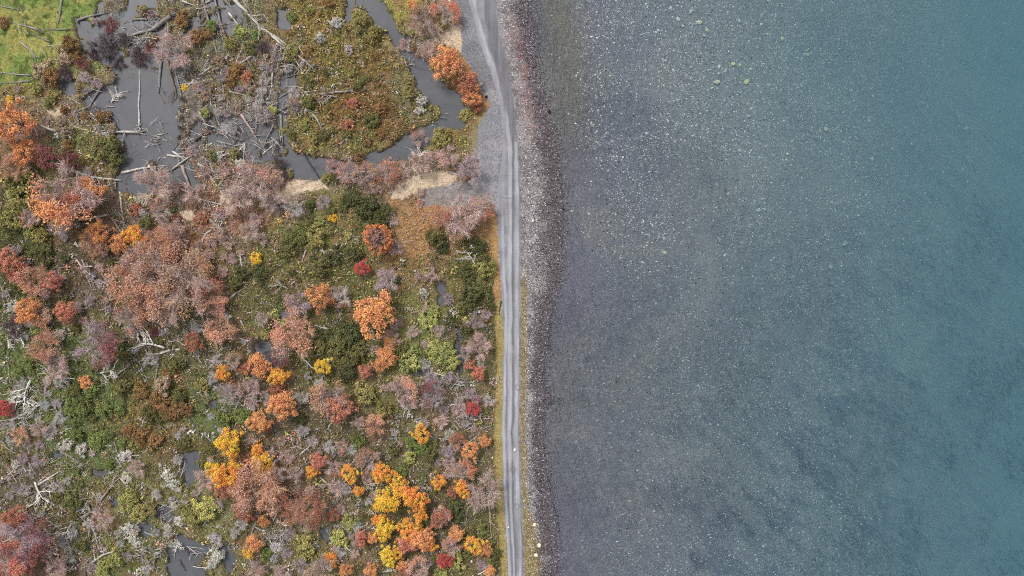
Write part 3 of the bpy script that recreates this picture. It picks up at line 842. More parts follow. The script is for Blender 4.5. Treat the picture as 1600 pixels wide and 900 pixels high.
bare = [(270,78,30,'pg'),(240,288,34,'pg'),(395,285,34,'pg'),(370,310,24,'pg'),(425,310,20,'pg'),(300,300,18,'pg'),(95,352,20,'pu'),(45,340,16,'pg'),(655,216,14,'pg'),(735,265,21,'pu'),(660,253,20,'pg'),(728,338,33,'pg'),(700,245,16,'pg'),(545,268,18,'pg'),(520,262,14,'pg'),
 (465,476,20,'pu'),(535,465,15,'gy'),(605,438,20,'pu'),(675,430,12,'pg'),(618,386,13,'pu'),(745,502,15,'pu'),(748,540,22,'pg'),(728,552,14,'pg'),(612,528,14,'pg'),(645,520,11,'pg'),(757,770,30,'pg'),(320,752,18,'pg'),(213,732,15,'pg'),(162,812,15,'pg'),
 (85,576,22,'pg'),(360,612,21,'pu'),(395,604,16,'pg'),(700,706,12,'pu'),(520,730,15,'pg'),(634,70,10,'pg'),(668,76,13,'pg'),(690,805,15,'pg'),(720,640,14,'pg'),(690,660,12,'pg'),(410,500,12,'pg'),(335,480,14,'pg'),(270,360,20,'pg'),(390,360,18,'pg'),
 (430,740,16,'pg'),(460,740,14,'pg'),(60,670,14,'pg'),(30,680,14,'pr'),(90,890,16,'pg'),(440,895,14,'pg'),(470,885,12,'pu'),(680,45,10,'pg'),(575,745,11,'pg'),(505,315,12,'pu'),(460,326,14,'gy'),(400,890,13,'pg'),(640,630,12,'pg'),(530,455,10,'pg'),(250,330,16,'pg'),(560,660,12,'pg')]
dark = [(172,40,14,'mr'),(165,72,22,'dk'),(148,85,12,'dk'),(215,88,20,'dk'),(193,60,14,'dk'),(186,100,12,'dk'),(235,24,9,'mr'),(175,10,17,'ta'),(410,72,14,'dk'),(20,510,20,'dk'),(436,255,12,'dk'),(433,240,10,'dk'),(438,225,9,'dk'),(445,272,8,'dk'),(233,75,9,'mr'),
 (150,130,11,'pu'),(132,120,11,'pu'),(172,122,10,'ta'),(100,112,14,'dk'),(130,100,12,'mr'),(282,200,6,'dk'),(281,215,6,'dk'),(283,185,6,'dk'),(284,170,6,'dk'),(286,155,6,'dk'),(418,555,10,'dk'),(400,535,10,'dk'),(205,120,8,'dk'),(430,90,10,'pu'),(425,75,8,'gy'),(600,440,8,'pu'),(210,520,12,'pu'),(240,520,10,'mr'),(140,470,10,'pu')]
shrubs = [(112,70,14,'br'),(100,88,13,'ta'),(65,110,15,'ta'),(80,120,15,'br'),(55,138,10,'oy'),(15,155,6,'ye'),(82,150,10,'oy'),(6,36,9,'br'),(285,30,14,'br'),(305,58,13,'br'),(325,52,10,'br'),(360,68,11,'oy'),(390,72,12,'ol'),(370,108,11,'br'),(386,120,10,'ru'),(360,126,10,'br'),
 (318,152,10,'ta'),(288,137,7,'ye'),(340,96,11,'ta'),(165,230,22,'ol'),(178,245,14,'ol'),(25,312,24,'oy'),(15,345,22,'oy'),(40,330,14,'ol'),(64,368,14,'oy'),(48,362,12,'yg'),(20,290,14,'ol'),(690,215,18,'oy'),(730,180,12,'oy'),(745,165,11,'ru'),
 (568,318,22,'dg'),(590,345,16,'dg'),(548,310,14,'dg'),(605,330,12,'dg'),(680,370,17,'ol'),(690,385,12,'dg'),(470,365,18,'ol'),(492,372,16,'oy'),(450,385,16,'ol'),(520,398,18,'dg'),(500,420,16,'ol'),(405,425,14,'dg'),(745,385,16,'dg'),(760,420,16,'oy'),(755,405,12,'ol'),(730,430,14,'dg'),
 (735,465,18,'dg'),(750,450,15,'ol'),(725,480,13,'ol'),(530,540,20,'ol'),(545,520,18,'dg'),(550,555,18,'ol'),(515,530,14,'dg'),(540,580,16,'dg'),(560,540,14,'ol'),(480,550,13,'oy'),(500,540,11,'oy'),(690,555,19,'yg'),(705,565,13,'yg'),(678,545,13,'yg'),(640,565,18,'yg'),(655,550,13,'gr'),(670,500,16,'yg'),
 (38,450,10,'yg'),(60,516,12,'yg'),(95,596,13,'wh'),(135,597,12,'or'),(220,610,13,'br'),(255,605,16,'ta'),(245,622,12,'br'),(265,642,18,'br'),(232,645,14,'ol'),(285,640,14,'br'),(115,610,12,'ol'),(190,605,14,'ol'),(570,616,17,'oy'),(600,640,14,'oy'),(315,602,12,'oy'),(218,680,14,'br'),(240,692,14,'br'),(200,672,10,'br'),
 (320,795,20,'yg'),(305,810,15,'oy'),(475,855,20,'oy'),(530,842,14,'yg'),(545,815,12,'yg'),(200,782,17,'oy'),(110,785,15,'ol'),(180,870,17,'yg'),(160,890,13,'yg'),(215,800,14,'oy'),(235,795,12,'oy'),(130,850,12,'ol'),(128,705,11,'wh'),(105,695,10,'wh'),(195,712,11,'wh'),(260,742,9,'wh'),(272,757,9,'wh'),(25,725,8,'wh'),
 (200,826,10,'wh'),(208,842,9,'wh'),(270,848,9,'wh'),(275,790,8,'wh'),(280,815,9,'wh'),(338,866,12,'wh'),(330,882,9,'wh'),(525,35,10,'wh'),(500,60,9,'wh'),(545,77,8,'wh'),(660,157,9,'wh'),(655,172,8,'wh'),(218,312,8,'wh'),(222,333,8,'wh'),(340,245,8,'wh'),(662,458,8,'wh'),(20,480,10,'wh'),(375,255,8,'wh'),
 (560,690,12,'gr'),(660,700,12,'gr'),(380,650,15,'gr'),(350,655,14,'gr'),(470,655,10,'dg'),(60,545,14,'gr'),(40,565,12,'gr'),(130,635,16,'gr'),(160,640,15,'gr'),(110,640,12,'gr'),(185,640,12,'gr'),(120,680,12,'gr'),(150,690,14,'gr'),(440,480,8,'gr'),(430,495,7,'yg'),(445,505,8,'yg'),(400,405,10,'ye'),(438,346,5,'ye'),(520,340,8,'ye'),(500,345,9,'yg'),
 (715,880,16,'yg'),(690,895,12,'yg'),(640,715,11,'yg'),(755,830,12,'ol'),(770,880,10,'ol'),(415,865,12,'gr'),(330,40,10,'gr'),(375,50,12,'yg'),(400,55,9,'gr'),(335,245,9,'gr'),(455,25,8,'gr'),(440,205,9,'oy'),(320,175,8,'yg'),(425,172,8,'yg'),(365,240,9,'oy'),(75,162,8,'gr'),(265,330,9,'gr'),(230,345,12,'ol'),(450,272,8,'oy'),(510,278,8,'oy')]

for a in leafy: leafy_tree(a[0], a[1], a[2] * 1.13, a[3])
leafy_tree(588, 372, 27, 'or', round_=True)
for a in mixed: bare_tree(a[0], a[1], a[2] * 1.12, a[3], many=True)
for a in bare: bare_tree(*a, leaf=('co' if R.random() < 0.35 else None))
for a in dark: bush(*a)
for a in shrubs: shrub(*a)
taken = [(a[0], a[1], a[2]) for L in (leafy, mixed, bare, dark, shrubs) for a in L] + [(588, 372, 27)]

# smaller plants between them
ZONES = [(500,40,'oy ol br oy br'),(520,120,'ol ol br oy'),(540,190,'br br ru ol'),(610,160,'br br ol'),(590,90,'ol br oy'),(640,140,'ol oy'),(490,225,'oy ol'),(570,235,'oy ol br'),
 (350,90,'br ta ol pu'),(320,150,'ta pu br gy'),(420,150,'pu ta gy'),(130,110,'br ta pu'),(110,180,'ta pu br'),(60,300,'ol oy pr'),(60,390,'dg ol pu'),(140,440,'pu ol pr'),(170,330,'ru pu ol'),(230,400,'pr pr pg'),
 (330,360,'pr pg pr ru'),(420,350,'pr pg oy'),(480,400,'ol oy dg'),(540,360,'dg ol oy'),(430,440,'ol ol dg pg'),(340,540,'ol gy pu oy'),(420,500,'ol oy yg pu'),(530,500,'dg ol ol'),(600,460,'ol oy dg'),(650,480,'oy yg pg'),
 (740,420,'dg ol oy'),(740,480,'dg ol pu'),(600,600,'ol oy pg'),(640,650,'pg gy ol'),(700,620,'gy pu ol'),(740,670,'gy ol pg'),(560,680,'ol pg gy'),(620,720,'ol gr pg'),(500,680,'pu gy ol'),(440,700,'pg pr ru'),(390,740,'ru pr'),
 (60,590,'gr gr gy wh'),(150,600,'gr ol gr'),(200,650,'gr br ol'),(120,730,'gr gr gy'),(40,740,'gy pu ol'),(90,820,'ol gy ta'),(150,840,'ol gy pu'),(40,880,'pr mr pu'),(240,760,'br ol gy wh'),(230,860,'gy gy wh pu'),(330,700,'ol gy'),
 (330,830,'oy ol gy'),(440,850,'gy pu ol'),(520,840,'oy gy'),(480,760,'pg pr'),(560,800,'pg ol gy'),(680,780,'ol dg pu'),(730,800,'ol dg'),(680,870,'ol pu'),(560,880,'ol gr pg'),(740,700,'gy pg ol'),(620,20,'oy oy'),(610,280,'pg pr'),(270,560,'ol gy'),(280,600,'ol br')]
zxy = np.array([[z[0], z[1]] for z in ZONES], float)
n_fill = 0; tries = 0; n_leafy = len(shrubs); n_bare = len(dark)
while n_fill < 430 and tries < 16000:
    tries += 1
    px = R.uniform(4, 775); py = R.uniform(4, 896)
    r = R.uniform(5.5, 11.5) if R.random() < 0.8 else R.uniform(10, 14)
    if px > LAND_R(py) - 13 - r * 0.5 or float(sample(POND_S, px, py)) > 0.25: continue
    q = np.array(px), np.array(py)
    if in_poly(*q, MEADOW) or any(in_poly(*q, s) for s in SANDS) or in_poly(*q, DIRT) or in_poly(*q, RUSTY): continue
    if any((px - a) ** 2 + (py - b) ** 2 < (0.62 * (r + c)) ** 2 for a, b, c in taken): continue
    toks = ZONES[int(np.argmin((zxy[:, 0] - px) ** 2 + (zxy[:, 1] - py) ** 2))][2].split()
    tok = toks[R.integers(len(toks))]
    if tok in ('pg', 'pu', 'gy', 'dk'):
        
        if n_bare > 297: continue
        bush(px, py, r, tok, leaf=('co' if R.random() < 0.12 else None)); n_bare += 1
    elif tok in ('pr', 'mr'):
        if n_bare > 297: continue
        bush(px, py, r, 'pg', leaf='pr'); n_bare += 1
    elif n_leafy < 298:
        shrub(px, py, r, tok); n_leafy += 1
    else: continue
    taken.append((px, py, r)); n_fill += 1
print('fill', n_fill, 'leafy', n_leafy, 'bare', n_bare)

# ------------------------------------------------------------------ fallen logs, each traced on the ground or the water it lies on
BASE_LOG_COL = {'wh': (196, 190, 182), 'gy': (150, 145, 141), 'dk': (88, 80, 76), 'pk': (172, 152, 146), 'br': (128, 112, 98)}
def rest_z(px, py):
    return max(float(height(px, py)), SWAMP_Z)

def fallen_log(pts, width, tok, branches=3, lift=0.0, root=False):
    """pts: photo pixels from the thick to the thin end; width in pixels"""
    pts = np.array(pts, float)
    # densify with a little wander
    seg = np.hypot(*np.diff(pts, axis=0).T); L = seg.sum()
    n = max(5, int(L / 9))
    s = np.linspace(0, L, n); cs = np.concatenate([[0], np.cumsum(seg)])
    px = np.interp(s, cs, pts[:, 0]); py = np.interp(s, cs, pts[:, 1])
    wander = np.convolve(R.normal(0, 1, n + 4), np.ones(5) / 5, 'valid') * min(2.2, L * 0.03)
    d = np.array([pts[-1, 1] - pts[0, 1], pts[0, 0] - pts[-1, 0]]) / (L + 1e-6)
    px = px + wander * d[0]; py = py + wander * d[1]
    r0 = width / 2 / PXM
    rad = np.linspace(r0, r0 * 0.42, n) * R.uniform(0.88, 1.12, n)
    zz = np.array([rest_z(a, b) for a, b in zip(px, py)])
    z = np.interp(np.arange(n), [0, n - 1], [zz[0], zz[-1]])
    z = np.maximum(z, zz) + rad * 0.55 + lift
    P = np.stack([wx(px, z), wy(py, z), z], 1)
    c0 = P[0].copy()
    mx, my = px[n // 2], py[n // 2]
    ang = math.degrees(math.atan2(-(pts[-1, 1] - pts[0, 1]), pts[-1, 0] - pts[0, 0])) % 180
    lie = 'lying flat across' if ang < 22 or ang > 158 else ('running up and down' if 68 < ang < 112 else ('slanting up to the right' if ang < 90 else 'slanting down to the right'))
    col = {'wh': 'bleached white', 'gy': 'weathered grey', 'dk': 'dark rotten', 'pk': 'pale pinkish', 'br': 'brown'}[tok]
    e = thing('fallen_log', mx, my, ('long ' if L > 70 else ('short ' if L < 28 else ''), col, 'log'), 'log', 'dead fallen wood')
    e['lie'] = lie
    e.location = c0
    cl = lin(BASE_LOG_COL[tok]) * R.uniform(0.9, 1.15)
    tb = Tubes(); tb.add(P - c0, rad, 8)
    o = link('trunk', tb.mesh('trunk', M_BARK), e); o.color = (*cl, 1)
    dirv = unit(P[-1] - P[0])
    side = np.array([-dirv[1], dirv[0], 0])
    for k in range(branches):
        i = int(R.integers(n // 3, n))
        sg = R.choice([-1, 1]); ln = R.uniform(0.9, 2.6) * min(1.0, L / 60) * (0.5 + width / 8)
        t = np.linspace(0, 1, 5)[:, None]
        dv = unit(dirv * R.uniform(0.3, 1.1) + side * sg * R.uniform(0.5, 1.2) + np.array([0, 0, R.uniform(-0.05, 0.4)]))
        bp = P[i] - c0 + dv * ln * t + np.cumsum(R.normal(0, 0.06, (5, 3)), 0) * ln * 0.5 * t
        tb = Tubes(); tb.add(bp, np.linspace(rad[i] * 0.55, 0.025, 5), 5)
        tw = []
        for _ in range(3):
            j = int(R.integers(1, 4)); d2 = unit(dv + R.normal(0, 0.7, 3) * [1, 1, 0.4])
            t2 = Tubes(); t2.add(bp[j] + d2 * ln * 0.5 * np.linspace(0, 1, 3)[:, None], [0.05, 0.035, 0.015], 4); tw.append(t2.mesh('twig', M_BARK))
        b = link('branch', tb.mesh('branch', M_BARK), e); b.color = (*(cl * R.uniform(0.8, 1.1)), 1)
        for q in tw: t3 = link('twig', q, b); t3.color = b.color
    if root:
        tb = Tubes()
        for k in range(9):
            dv = unit(-dirv * 0.4 + R.normal(0, 1, 3) * [1, 1, 0.6]); ln = r0 * R.uniform(2.0, 4.5)
            tb.add((dv * ln) * np.linspace(0, 1, 4)[:, None] + np.cumsum(R.normal(0, 0.05, (4, 3)), 0), np.linspace(r0 * 0.6, 0.03, 4), 5)
        b = link('root_plate', tb.mesh('root_plate', M_BARK), e); b.color = (*(cl * 0.75), 1)

LOGS = [  # points, width, colour, branches, root
 ([(97,-8),(90,38)],4,'gy',2,0),([(108,45),(70,46)],3.5,'gy',3,0),([(62,47),(20,36)],4,'gy',2,1),([(32,65),(54,84),(57,98)],4,'gy',3,0),([(80,65),(48,52)],3,'gy',1,0),([(50,118),(25,116),(-8,111)],4,'gy',2,0),([(48,127),(-8,129)],3.5,'gy',1,0),([(0,8),(36,17)],3,'gy',2,0),
 ([(121,31),(140,25),(172,20)],5,'gy',1,1),([(268,24),(238,45),(196,58)],8,'gy',5,1),([(252,88),(247,146)],6,'gy',1,0),([(262,92),(270,120),(278,152)],6.5,'br',2,0),([(217,198),(218,150),(217,108)],4,'wh',0,1),([(218,208),(185,206),(150,209)],6.5,'wh',2,1),([(178,216),(115,198)],4,'wh',3,0),([(175,160),(180,148),(198,143)],3.5,'wh',4,0),
 ([(100,165),(150,188)],3.5,'pk',3,0),([(95,172),(135,186)],3,'br',3,0),([(88,206),(42,188)],5,'wh',1,0),([(105,262),(140,276),(190,283)],7,'wh',4,1),([(190,270),(225,262),(258,259)],5.5,'wh',3,0),([(232,258),(252,278)],4,'wh',1,0),([(282,258),(255,271)],4,'gy',1,0),([(168,336),(135,342),(100,347)],4.5,'wh',2,0),([(200,375),(182,350),(165,327)],4,'pk',2,0),([(187,300),(190,325),(195,345)],4.5,'wh',1,0),
 ([(315,-8),(330,45),(340,90)],5,'gy',3,0),([(336,-8),(345,35),(353,60)],4,'gy',2,0),([(308,-8),(312,30)],3,'gy',1,0),([(345,-8),(380,33)],4.5,'gy',2,0),([(358,-8),(408,43)],7.5,'wh',3,0),([(408,43),(440,62),(497,114)],5.5,'wh',4,0),([(405,42),(403,62)],4,'wh',1,0),([(425,55),(452,80),(476,121)],4.5,'wh',3,0),([(440,70),(470,117)],3.5,'gy',2,0),([(375,-8),(400,30)],4,'gy',2,0),
 ([(327,92),(310,118),(304,140)],3.5,'gy',2,0),([(345,112),(350,148),(344,166)],3.5,'gy',2,0),([(358,143),(388,150)],3.5,'wh',2,0),([(298,224),(322,206),(348,188)],4.5,'dk',2,0),([(378,178),(392,200),(406,224)],5,'pk',1,0),([(438,178),(442,226)],5,'gy',1,0),([(420,148),(422,225)],2.5,'gy',0,0),([(272,110),(285,160)],3,'gy',2,0),
 ([(550,141),(510,145),(468,152)],4.5,'gy',5,1),([(480,170),(495,185),(504,206)],4.5,'wh',3,0),([(270,236),(294,254)],4,'wh',1,0),([(270,264),(312,236)],4.5,'wh',2,0),([(285,258),(300,300),(316,332)],6,'pk',1,0),([(316,332),(362,378)],6,'pk',3,0),([(322,268),(352,310)],4.5,'wh',2,0),([(308,310),(352,322)],4,'wh',3,0),([(374,272),(361,306)],3,'pk',1,0),([(404,218),(424,248)],3,'gy',0,0),([(468,232),(500,280)],3,'dk',1,0),([(340,220),(378,230)],4,'gy',2,0),
 ([(330,360),(320,366),(313,388)],4.5,'wh',2,0),([(375,395),(380,430)],3.5,'wh',2,0),([(478,390),(472,408)],4,'wh',2,0),([(500,391),(522,396)],4,'wh',3,0),([(655,240),(662,266)],4.5,'wh',2,0),([(668,247),(686,254)],4,'wh',2,0),([(645,262),(658,280)],4,'wh',1,0),([(702,268),(718,274)],3.5,'wh',2,0),
 ([(120,405),(134,425),(145,452)],4,'pk',1,0),([(128,405),(150,455)],3,'gy',1,0),([(267,547),(244,554)],6,'wh',2,0),([(247,557),(244,600)],4.5,'gy',2,0),([(75,588),(69,634)],6.5,'gy',1,0),([(18,656),(40,646),(62,630)],6,'wh',2,0),([(166,492),(180,480)],3.5,'wh',1,0),([(170,470),(178,452)],3.5,'gy',1,0),([(182,586),(204,570)],3.5,'wh',2,0),([(120,660),(130,645)],3,'wh',2,0),
 ([(330,520),(343,548),(348,560)],4,'gy',2,0),([(345,553),(326,577)],4.5,'wh',3,0),([(270,545),(292,548)],4.5,'wh',1,0),([(332,492),(352,480)],4.5,'wh',1,0),([(360,466),(372,455)],4,'wh',1,0),([(370,525),(384,533),(400,530)],4,'wh',2,0),([(470,560),(505,552)],3,'wh',2,0),([(475,560),(488,575),(506,578)],3.5,'wh',2,0),([(376,620),(366,645)],3.5,'wh',3,0),([(384,618),(402,634)],3.5,'wh',2,0),([(515,515),(492,508)],3.5,'wh',3,0),([(376,500),(385,520)],4,'gy',1,0),
 ([(668,575),(672,600)],4,'gy',3,0),([(705,580),(720,600)],4,'gy',3,0),([(690,595),(740,598)],3,'gy',2,0),([(783,470),(779,490)],2.5,'dk',1,0),([(779,588),(779,597)],4,'gy',2,0),
 ([(60,757),(92,737)],5,'wh',3,0),([(62,805),(80,793)],4.5,'wh',2,0),([(142,882),(162,868),(186,860)],5,'wh',2,0),([(100,841),(136,829)],4.5,'gy',2,0),([(152,788),(168,765),(186,745)],4.5,'pk',3,0),([(144,768),(161,797)],4.5,'pk',3,0),([(148,830),(157,866)],4,'pk',2,0),([(0,752),(28,740),(46,728)],4,'gy',3,0),([(45,722),(58,745)],4.5,'gy',3,0),([(95,705),(130,725)],4,'gy',2,0),([(188,747),(230,790),(245,800)],3.5,'pk',2,0),([(180,715),(195,735)],3.5,'gy',1,0),([(5,848),(35,832)],3,'wh',3,0),([(32,868),(45,845)],3,'pk',1,0),([(108,892),(118,880)],4,'wh',1,0),([(70,826),(78,833)],3.5,'wh',0,0),
 ([(305,794),(337,785)],4.5,'wh',2,0),([(318,820),(335,800)],3,'wh',3,0),([(322,722),(345,700)],3,'wh',2,0),([(315,676),(340,698)],4,'gy',1,0),([(430,722),(458,700)],4,'wh',3,0),([(455,680),(460,700)],3.5,'wh',2,0),([(470,710),(488,695)],3.5,'wh',2,0),([(500,745),(525,770)],3.5,'wh',4,0),([(510,824),(555,818)],3.5,'gy',2,0),([(430,845),(455,820)],4,'gy',4,0),([(395,820),(430,840)],3.5,'gy',3,0),([(535,825),(505,815)],3,'gy',2,0),([(340,845),(365,852)],4,'dk',1,0),([(280,875),(290,892)],3.5,'dk',1,0),([(285,855),(305,868)],2.5,'dk',2,0),
 ([(763,792),(766,825),(771,860)],4,'pk',2,0),([(732,792),(726,830)],3,'gy',1,0),([(720,700),(745,682)],4,'wh',3,0),([(550,705),(562,718)],3.5,'gy',2,0),([(660,762),(680,770)],3,'wh',3,0),([(708,785),(704,800)],3.5,'wh',2,0),([(676,830),(700,850)],3,'gy',2,0),([(640,700),(648,735)],2.5,'gy',1,0),([(540,855),(552,865)],3,'wh',1,0),([(672,680),(688,697)],3.5,'wh',2,0),([(555,655),(566,662)],3.5,'gy',1,0),([(690,20),(718,28)],4,'wh',2,0),([(702,0),(706,10)],6,'wh',0,0)]
for p, w, c, b, rt in LOGS: fallen_log(p, w * 0.84, c, b + 1 if b else 0, 0.0, bool(rt))

for cx, cy, sp, cnt in ((140,175,22,4),(235,50,24,3),(325,30,26,5),(300,120,26,4),(350,150,30,4),(405,70,26,5),(455,95,18,5),(430,150,24,4),(350,210,30,6),(245,215,26,3),(310,265,26,4),(390,250,26,4),(505,150,20,2),(45,620,26,4),(70,770,30,5),(140,800,30,4),(230,830,28,4),(445,835,24,4),(690,600,22,3)):
    for _ in range(cnt):
        a = R.uniform(0, math.pi); l = R.uniform(16, 38); x0 = cx + R.normal() * sp; y0 = cy + R.normal() * sp
        fallen_log([(x0, y0), (x0 + l * math.cos(a), y0 + l * math.sin(a))], R.uniform(2.2, 3.8), R.choice(['wh', 'wh', 'gy', 'gy', 'pk', 'br']), 2)

# ------------------------------------------------------------------ bleached snags: dead crowns with spreading antler-like branches
def snag_shape(seed, nb):
    g = np.random.default_rng(seed)
    t = np.linspace(0, 1, 6)
    trunk = np.stack([-0.7 + 1.3 * t, 0.08 * np.sin(3 * t + g.uniform(0, 6)), 0.14 + 0.1 * t], 1)
    tb = Tubes(); tb.add(trunk, np.linspace(0.075, 0.03, 6), 7)
    parts = [tb.mesh('trunk', M_BARK)]
    for k in range(nb):
        i = int(g.integers(1, 6)); sg = g.choice([-1, 1])
        d = unit(np.array([g.uniform(0.2, 1.0), sg * g.uniform(0.5, 1.2), g.uniform(0.0, 0.7)])); ln = g.uniform(0.5, 0.95)
        s = np.linspace(0, 1, 6)[:, None]
        b = trunk[i] + d * ln * s + np.cumsum(g.normal(0, 0.035, (6, 3)), 0)
        b[:, 2] = np.maximum(b[:, 2], 0.06)
        tb = Tubes(); tb.add(b, np.linspace(0.045, 0.014, 6), 5)
        for _ in range(9):
            j = int(g.integers(1, 6)); d2 = unit(d + g.normal(0, 0.8, 3) * [1, 1, 0.5]); l2 = g.uniform(0.12, 0.4)
            q = b[j] + d2 * l2 * np.linspace(0, 1, 4)[:, None] + np.cumsum(g.normal(0, 0.018, (4, 3)), 0)
            q[:, 2] = np.maximum(q[:, 2], 0.04)
            tb.add(q, [0.022, 0.018, 0.014, 0.006], 4)
        parts.append(tb.mesh('branch', M_BARK))
    return parts
SNAG = [snag_shape(1000 + i, 6 + i % 3) for i in range(6)]
def snag(px, py, r, ang, tok='wh', v=None):
    e = thing('dead_snag', px, py, (size_word(r, 'shrub'), {'wh': 'bleached white', 'gy': 'weathered grey', 'dk': 'dark', 'pk': 'pale pinkish'}[tok], 'branching dead snag'), 'snag', 'dead branching snags')
    h = rest_z(px, py); rm = r / PXM
    e.location = (wx(px, h + rm * 0.3), wy(py, h + rm * 0.3), h); e.rotation_euler = (0, 0, math.radians(ang)); e.scale = (rm, rm, rm)
    cl = lin(BASE_LOG_COL[tok]) * 1.45
    for k, me in enumerate(SNAG[R.integers(len(SNAG)) if v is None else v]):
        o = link('trunk' if k == 0 else 'branch', me, e); o.color = (*np.clip(cl * R.uniform(0.85, 1.1), 0, 0.85), 1)
SNAGS = [(735,403,18,130,'wh'),(235,540,28,165,'wh'),(165,580,20,20,'wh'),(40,612,26,250,'wh'),(60,635,20,200,'wh'),(20,525,22,10,'wh'),(15,472,16,30,'gy'),(705,497,15,100,'wh'),(583,525,12,40,'wh'),(685,605,20,90,'gy'),(668,595,16,250,'gy'),(715,600,15,60,'gy'),(462,325,17,20,'gy'),(60,768,22,300,'wh'),(75,760,16,40,'gy'),(140,800,17,150,'gy'),
 (105,830,15,250,'wh'),(85,880,18,60,'pk'),(30,660,17,20,'gy'),(240,870,18,80,'gy'),(220,870,15,110,'gy'),(335,872,14,70,'wh'),(440,838,20,230,'gy'),(425,850,14,300,'wh'),(527,760,18,320,'gy'),(755,893,14,30,'wh'),(575,760,12,70,'wh'),(700,800,11,100,'gy'),(660,760,13,30,'gy'),(388,624,15,330,'wh'),(315,612,12,20,'gy'),(305,512,16,200,'gy'),(440,448,15,160,'gy'),(523,390,12,10,'wh'),
 (560,320,11,340,'wh'),(225,60,17,230,'gy'),(178,152,13,60,'wh'),(150,182,17,330,'pk'),(160,205,14,10,'gy'),(240,215,10,45,'gy'),(345,100,13,270,'gy'),(440,75,17,320,'gy'),(480,100,14,310,'gy'),(515,150,16,180,'gy'),(480,165,12,200,'wh'),(290,110,14,260,'gy'),(360,205,14,30,'gy'),(150,290,14,160,'wh'),(45,265,14,30,'gy'),(340,350,12,120,'wh'),(430,320,14,340,'gy'),(240,555,13,200,'wh'),
 (660,462,9,70,'wh'),(645,525,10,60,'wh'),(620,690,12,140,'gy'),(680,690,10,120,'gy'),(560,825,12,330,'gy'),(500,590,10,60,'gy'),(530,490,10,300,'gy'),(640,640,12,200,'wh'),(720,650,12,30,'wh'),(750,655,10,120,'wh'),(655,245,14,80,'wh'),(685,250,11,20,'wh'),(690,180,8,60,'gy'),(640,100,9,30,'gy'),(660,70,10,200,'gy'),(110,560,12,20,'gy'),(85,640,14,120,'gy'),(120,730,12,50,'gy'),(270,745,11,250,'wh'),(200,835,13,60,'wh'),(275,850,12,300,'wh')]
for a in SNAGS: snag(*a)

# ------------------------------------------------------------------ low ground cover: one mass of small leafy tufts, stems and sticks
def tri_mass(name, px, py, size, up, col, lift, kind_mat, blades=4, jitter=0.35, slender=False):
    n = len(px); g = np.random.default_rng(n)
    h = height(px, py)
    base = np.stack([wx(px), wy(py), h], 1)
    k = np.repeat(np.arange(n), blades); m = len(k)
    c = base[k] + g.normal(size=(m, 3)) * [0.35, 0.35, 0.0] * size[k][:, None] * 1.6
    c[:, 2] += np.abs(g.normal(size=m)) * lift[k]
    u = unit(g.normal(size=(m, 3)) * [1, 1, 0.5]); nrm = unit(g.normal(size=(m, 3)) * 0.6 + [0, 0, 1.0]) if not slender else unit(g.normal(size=(m, 3)))
    w = unit(np.cross(nrm, u)); u = np.cross(w, nrm)
    s = (size[k] * g.uniform(0.5, 1.2, m))[:, None]
    wd = 0.16 if slender else 0.55
    v = np.stack([c - u * s, c + w * s * wd + up * s * 0.2, c + u * s * 0.9, c - w * s * wd], 1).reshape(-1, 3)
    i = np.arange(m)[:, None] * 4
    f = i + [0, 1, 2, 3]
    cc = soften(lin(np.clip(col[k], 0, 255)), 0.13) * 1.7 * np.clip(1 + jitter * g.normal(size=(m, 1)), 0.3, 2.2)
    o = link(name, make_mesh(name, v, f, kind_mat, {'col': np.repeat(np.clip(cc, 0.004, 0.9), 4, 0)}))
    o['kind'] = 'stuff'
    return o

def scatter(n, x0, x1, y0, y1, keep):
    x = R.uniform(x0, x1, n); y = R.uniform(y0, y1, n)
    m = keep(x, y)
    return x[m], y[m]
def dry(x, y): return (x < LAND_R(y) - 3) & (sample(POND_S, x, y) < 0.32)
def bare_soil(x, y):
    b = np.zeros(x.shape, bool)
    for s in SANDS: b |= in_poly(x, y, s)
    return b | in_poly(x, y, DIRT) | in_poly(x, y, MUD)

x, y = scatter(120000, -60, 790, -60, 960, lambda a, b: dry(a, b) & ~in_poly(a, b, MEADOW) & ~bare_soil(a, b) & (a < LAND_R(b) - 11) & ((fbm(a, b, 9, 3, 140) > 0.40)))
clump = fbm(x, y, 9, 3, 140)
col = sample(GRID_C, x, y) * np.array([1.17, 1.14, 1.0])
hue = R.random(len(x))
col = np.where((hue < 0.10)[:, None], [158, 140, 108], col)        # straw
col = np.where(((hue > 0.10) & (hue < 0.16))[:, None], [150, 144, 138], col)   # dead grey
col = np.where(((hue > 0.16) & (hue < 0.23))[:, None], [140, 92, 66], col)     # rusty
col = np.where(((hue > 0.23) & (hue < 0.30))[:, None], [132, 132, 64], col)    # green
col = np.where((hue > 0.992)[:, None], [214, 176, 60], col)                     # yellow leaf
tri_mass('heath_ground_cover', x, y, R.uniform(0.07, 0.19, len(x)), np.array([0, 0, 1.0]), col, 0.1 + 1.3 * np.clip(clump - 0.42, 0, 0.3), M_TUFT, 4, 0.34)

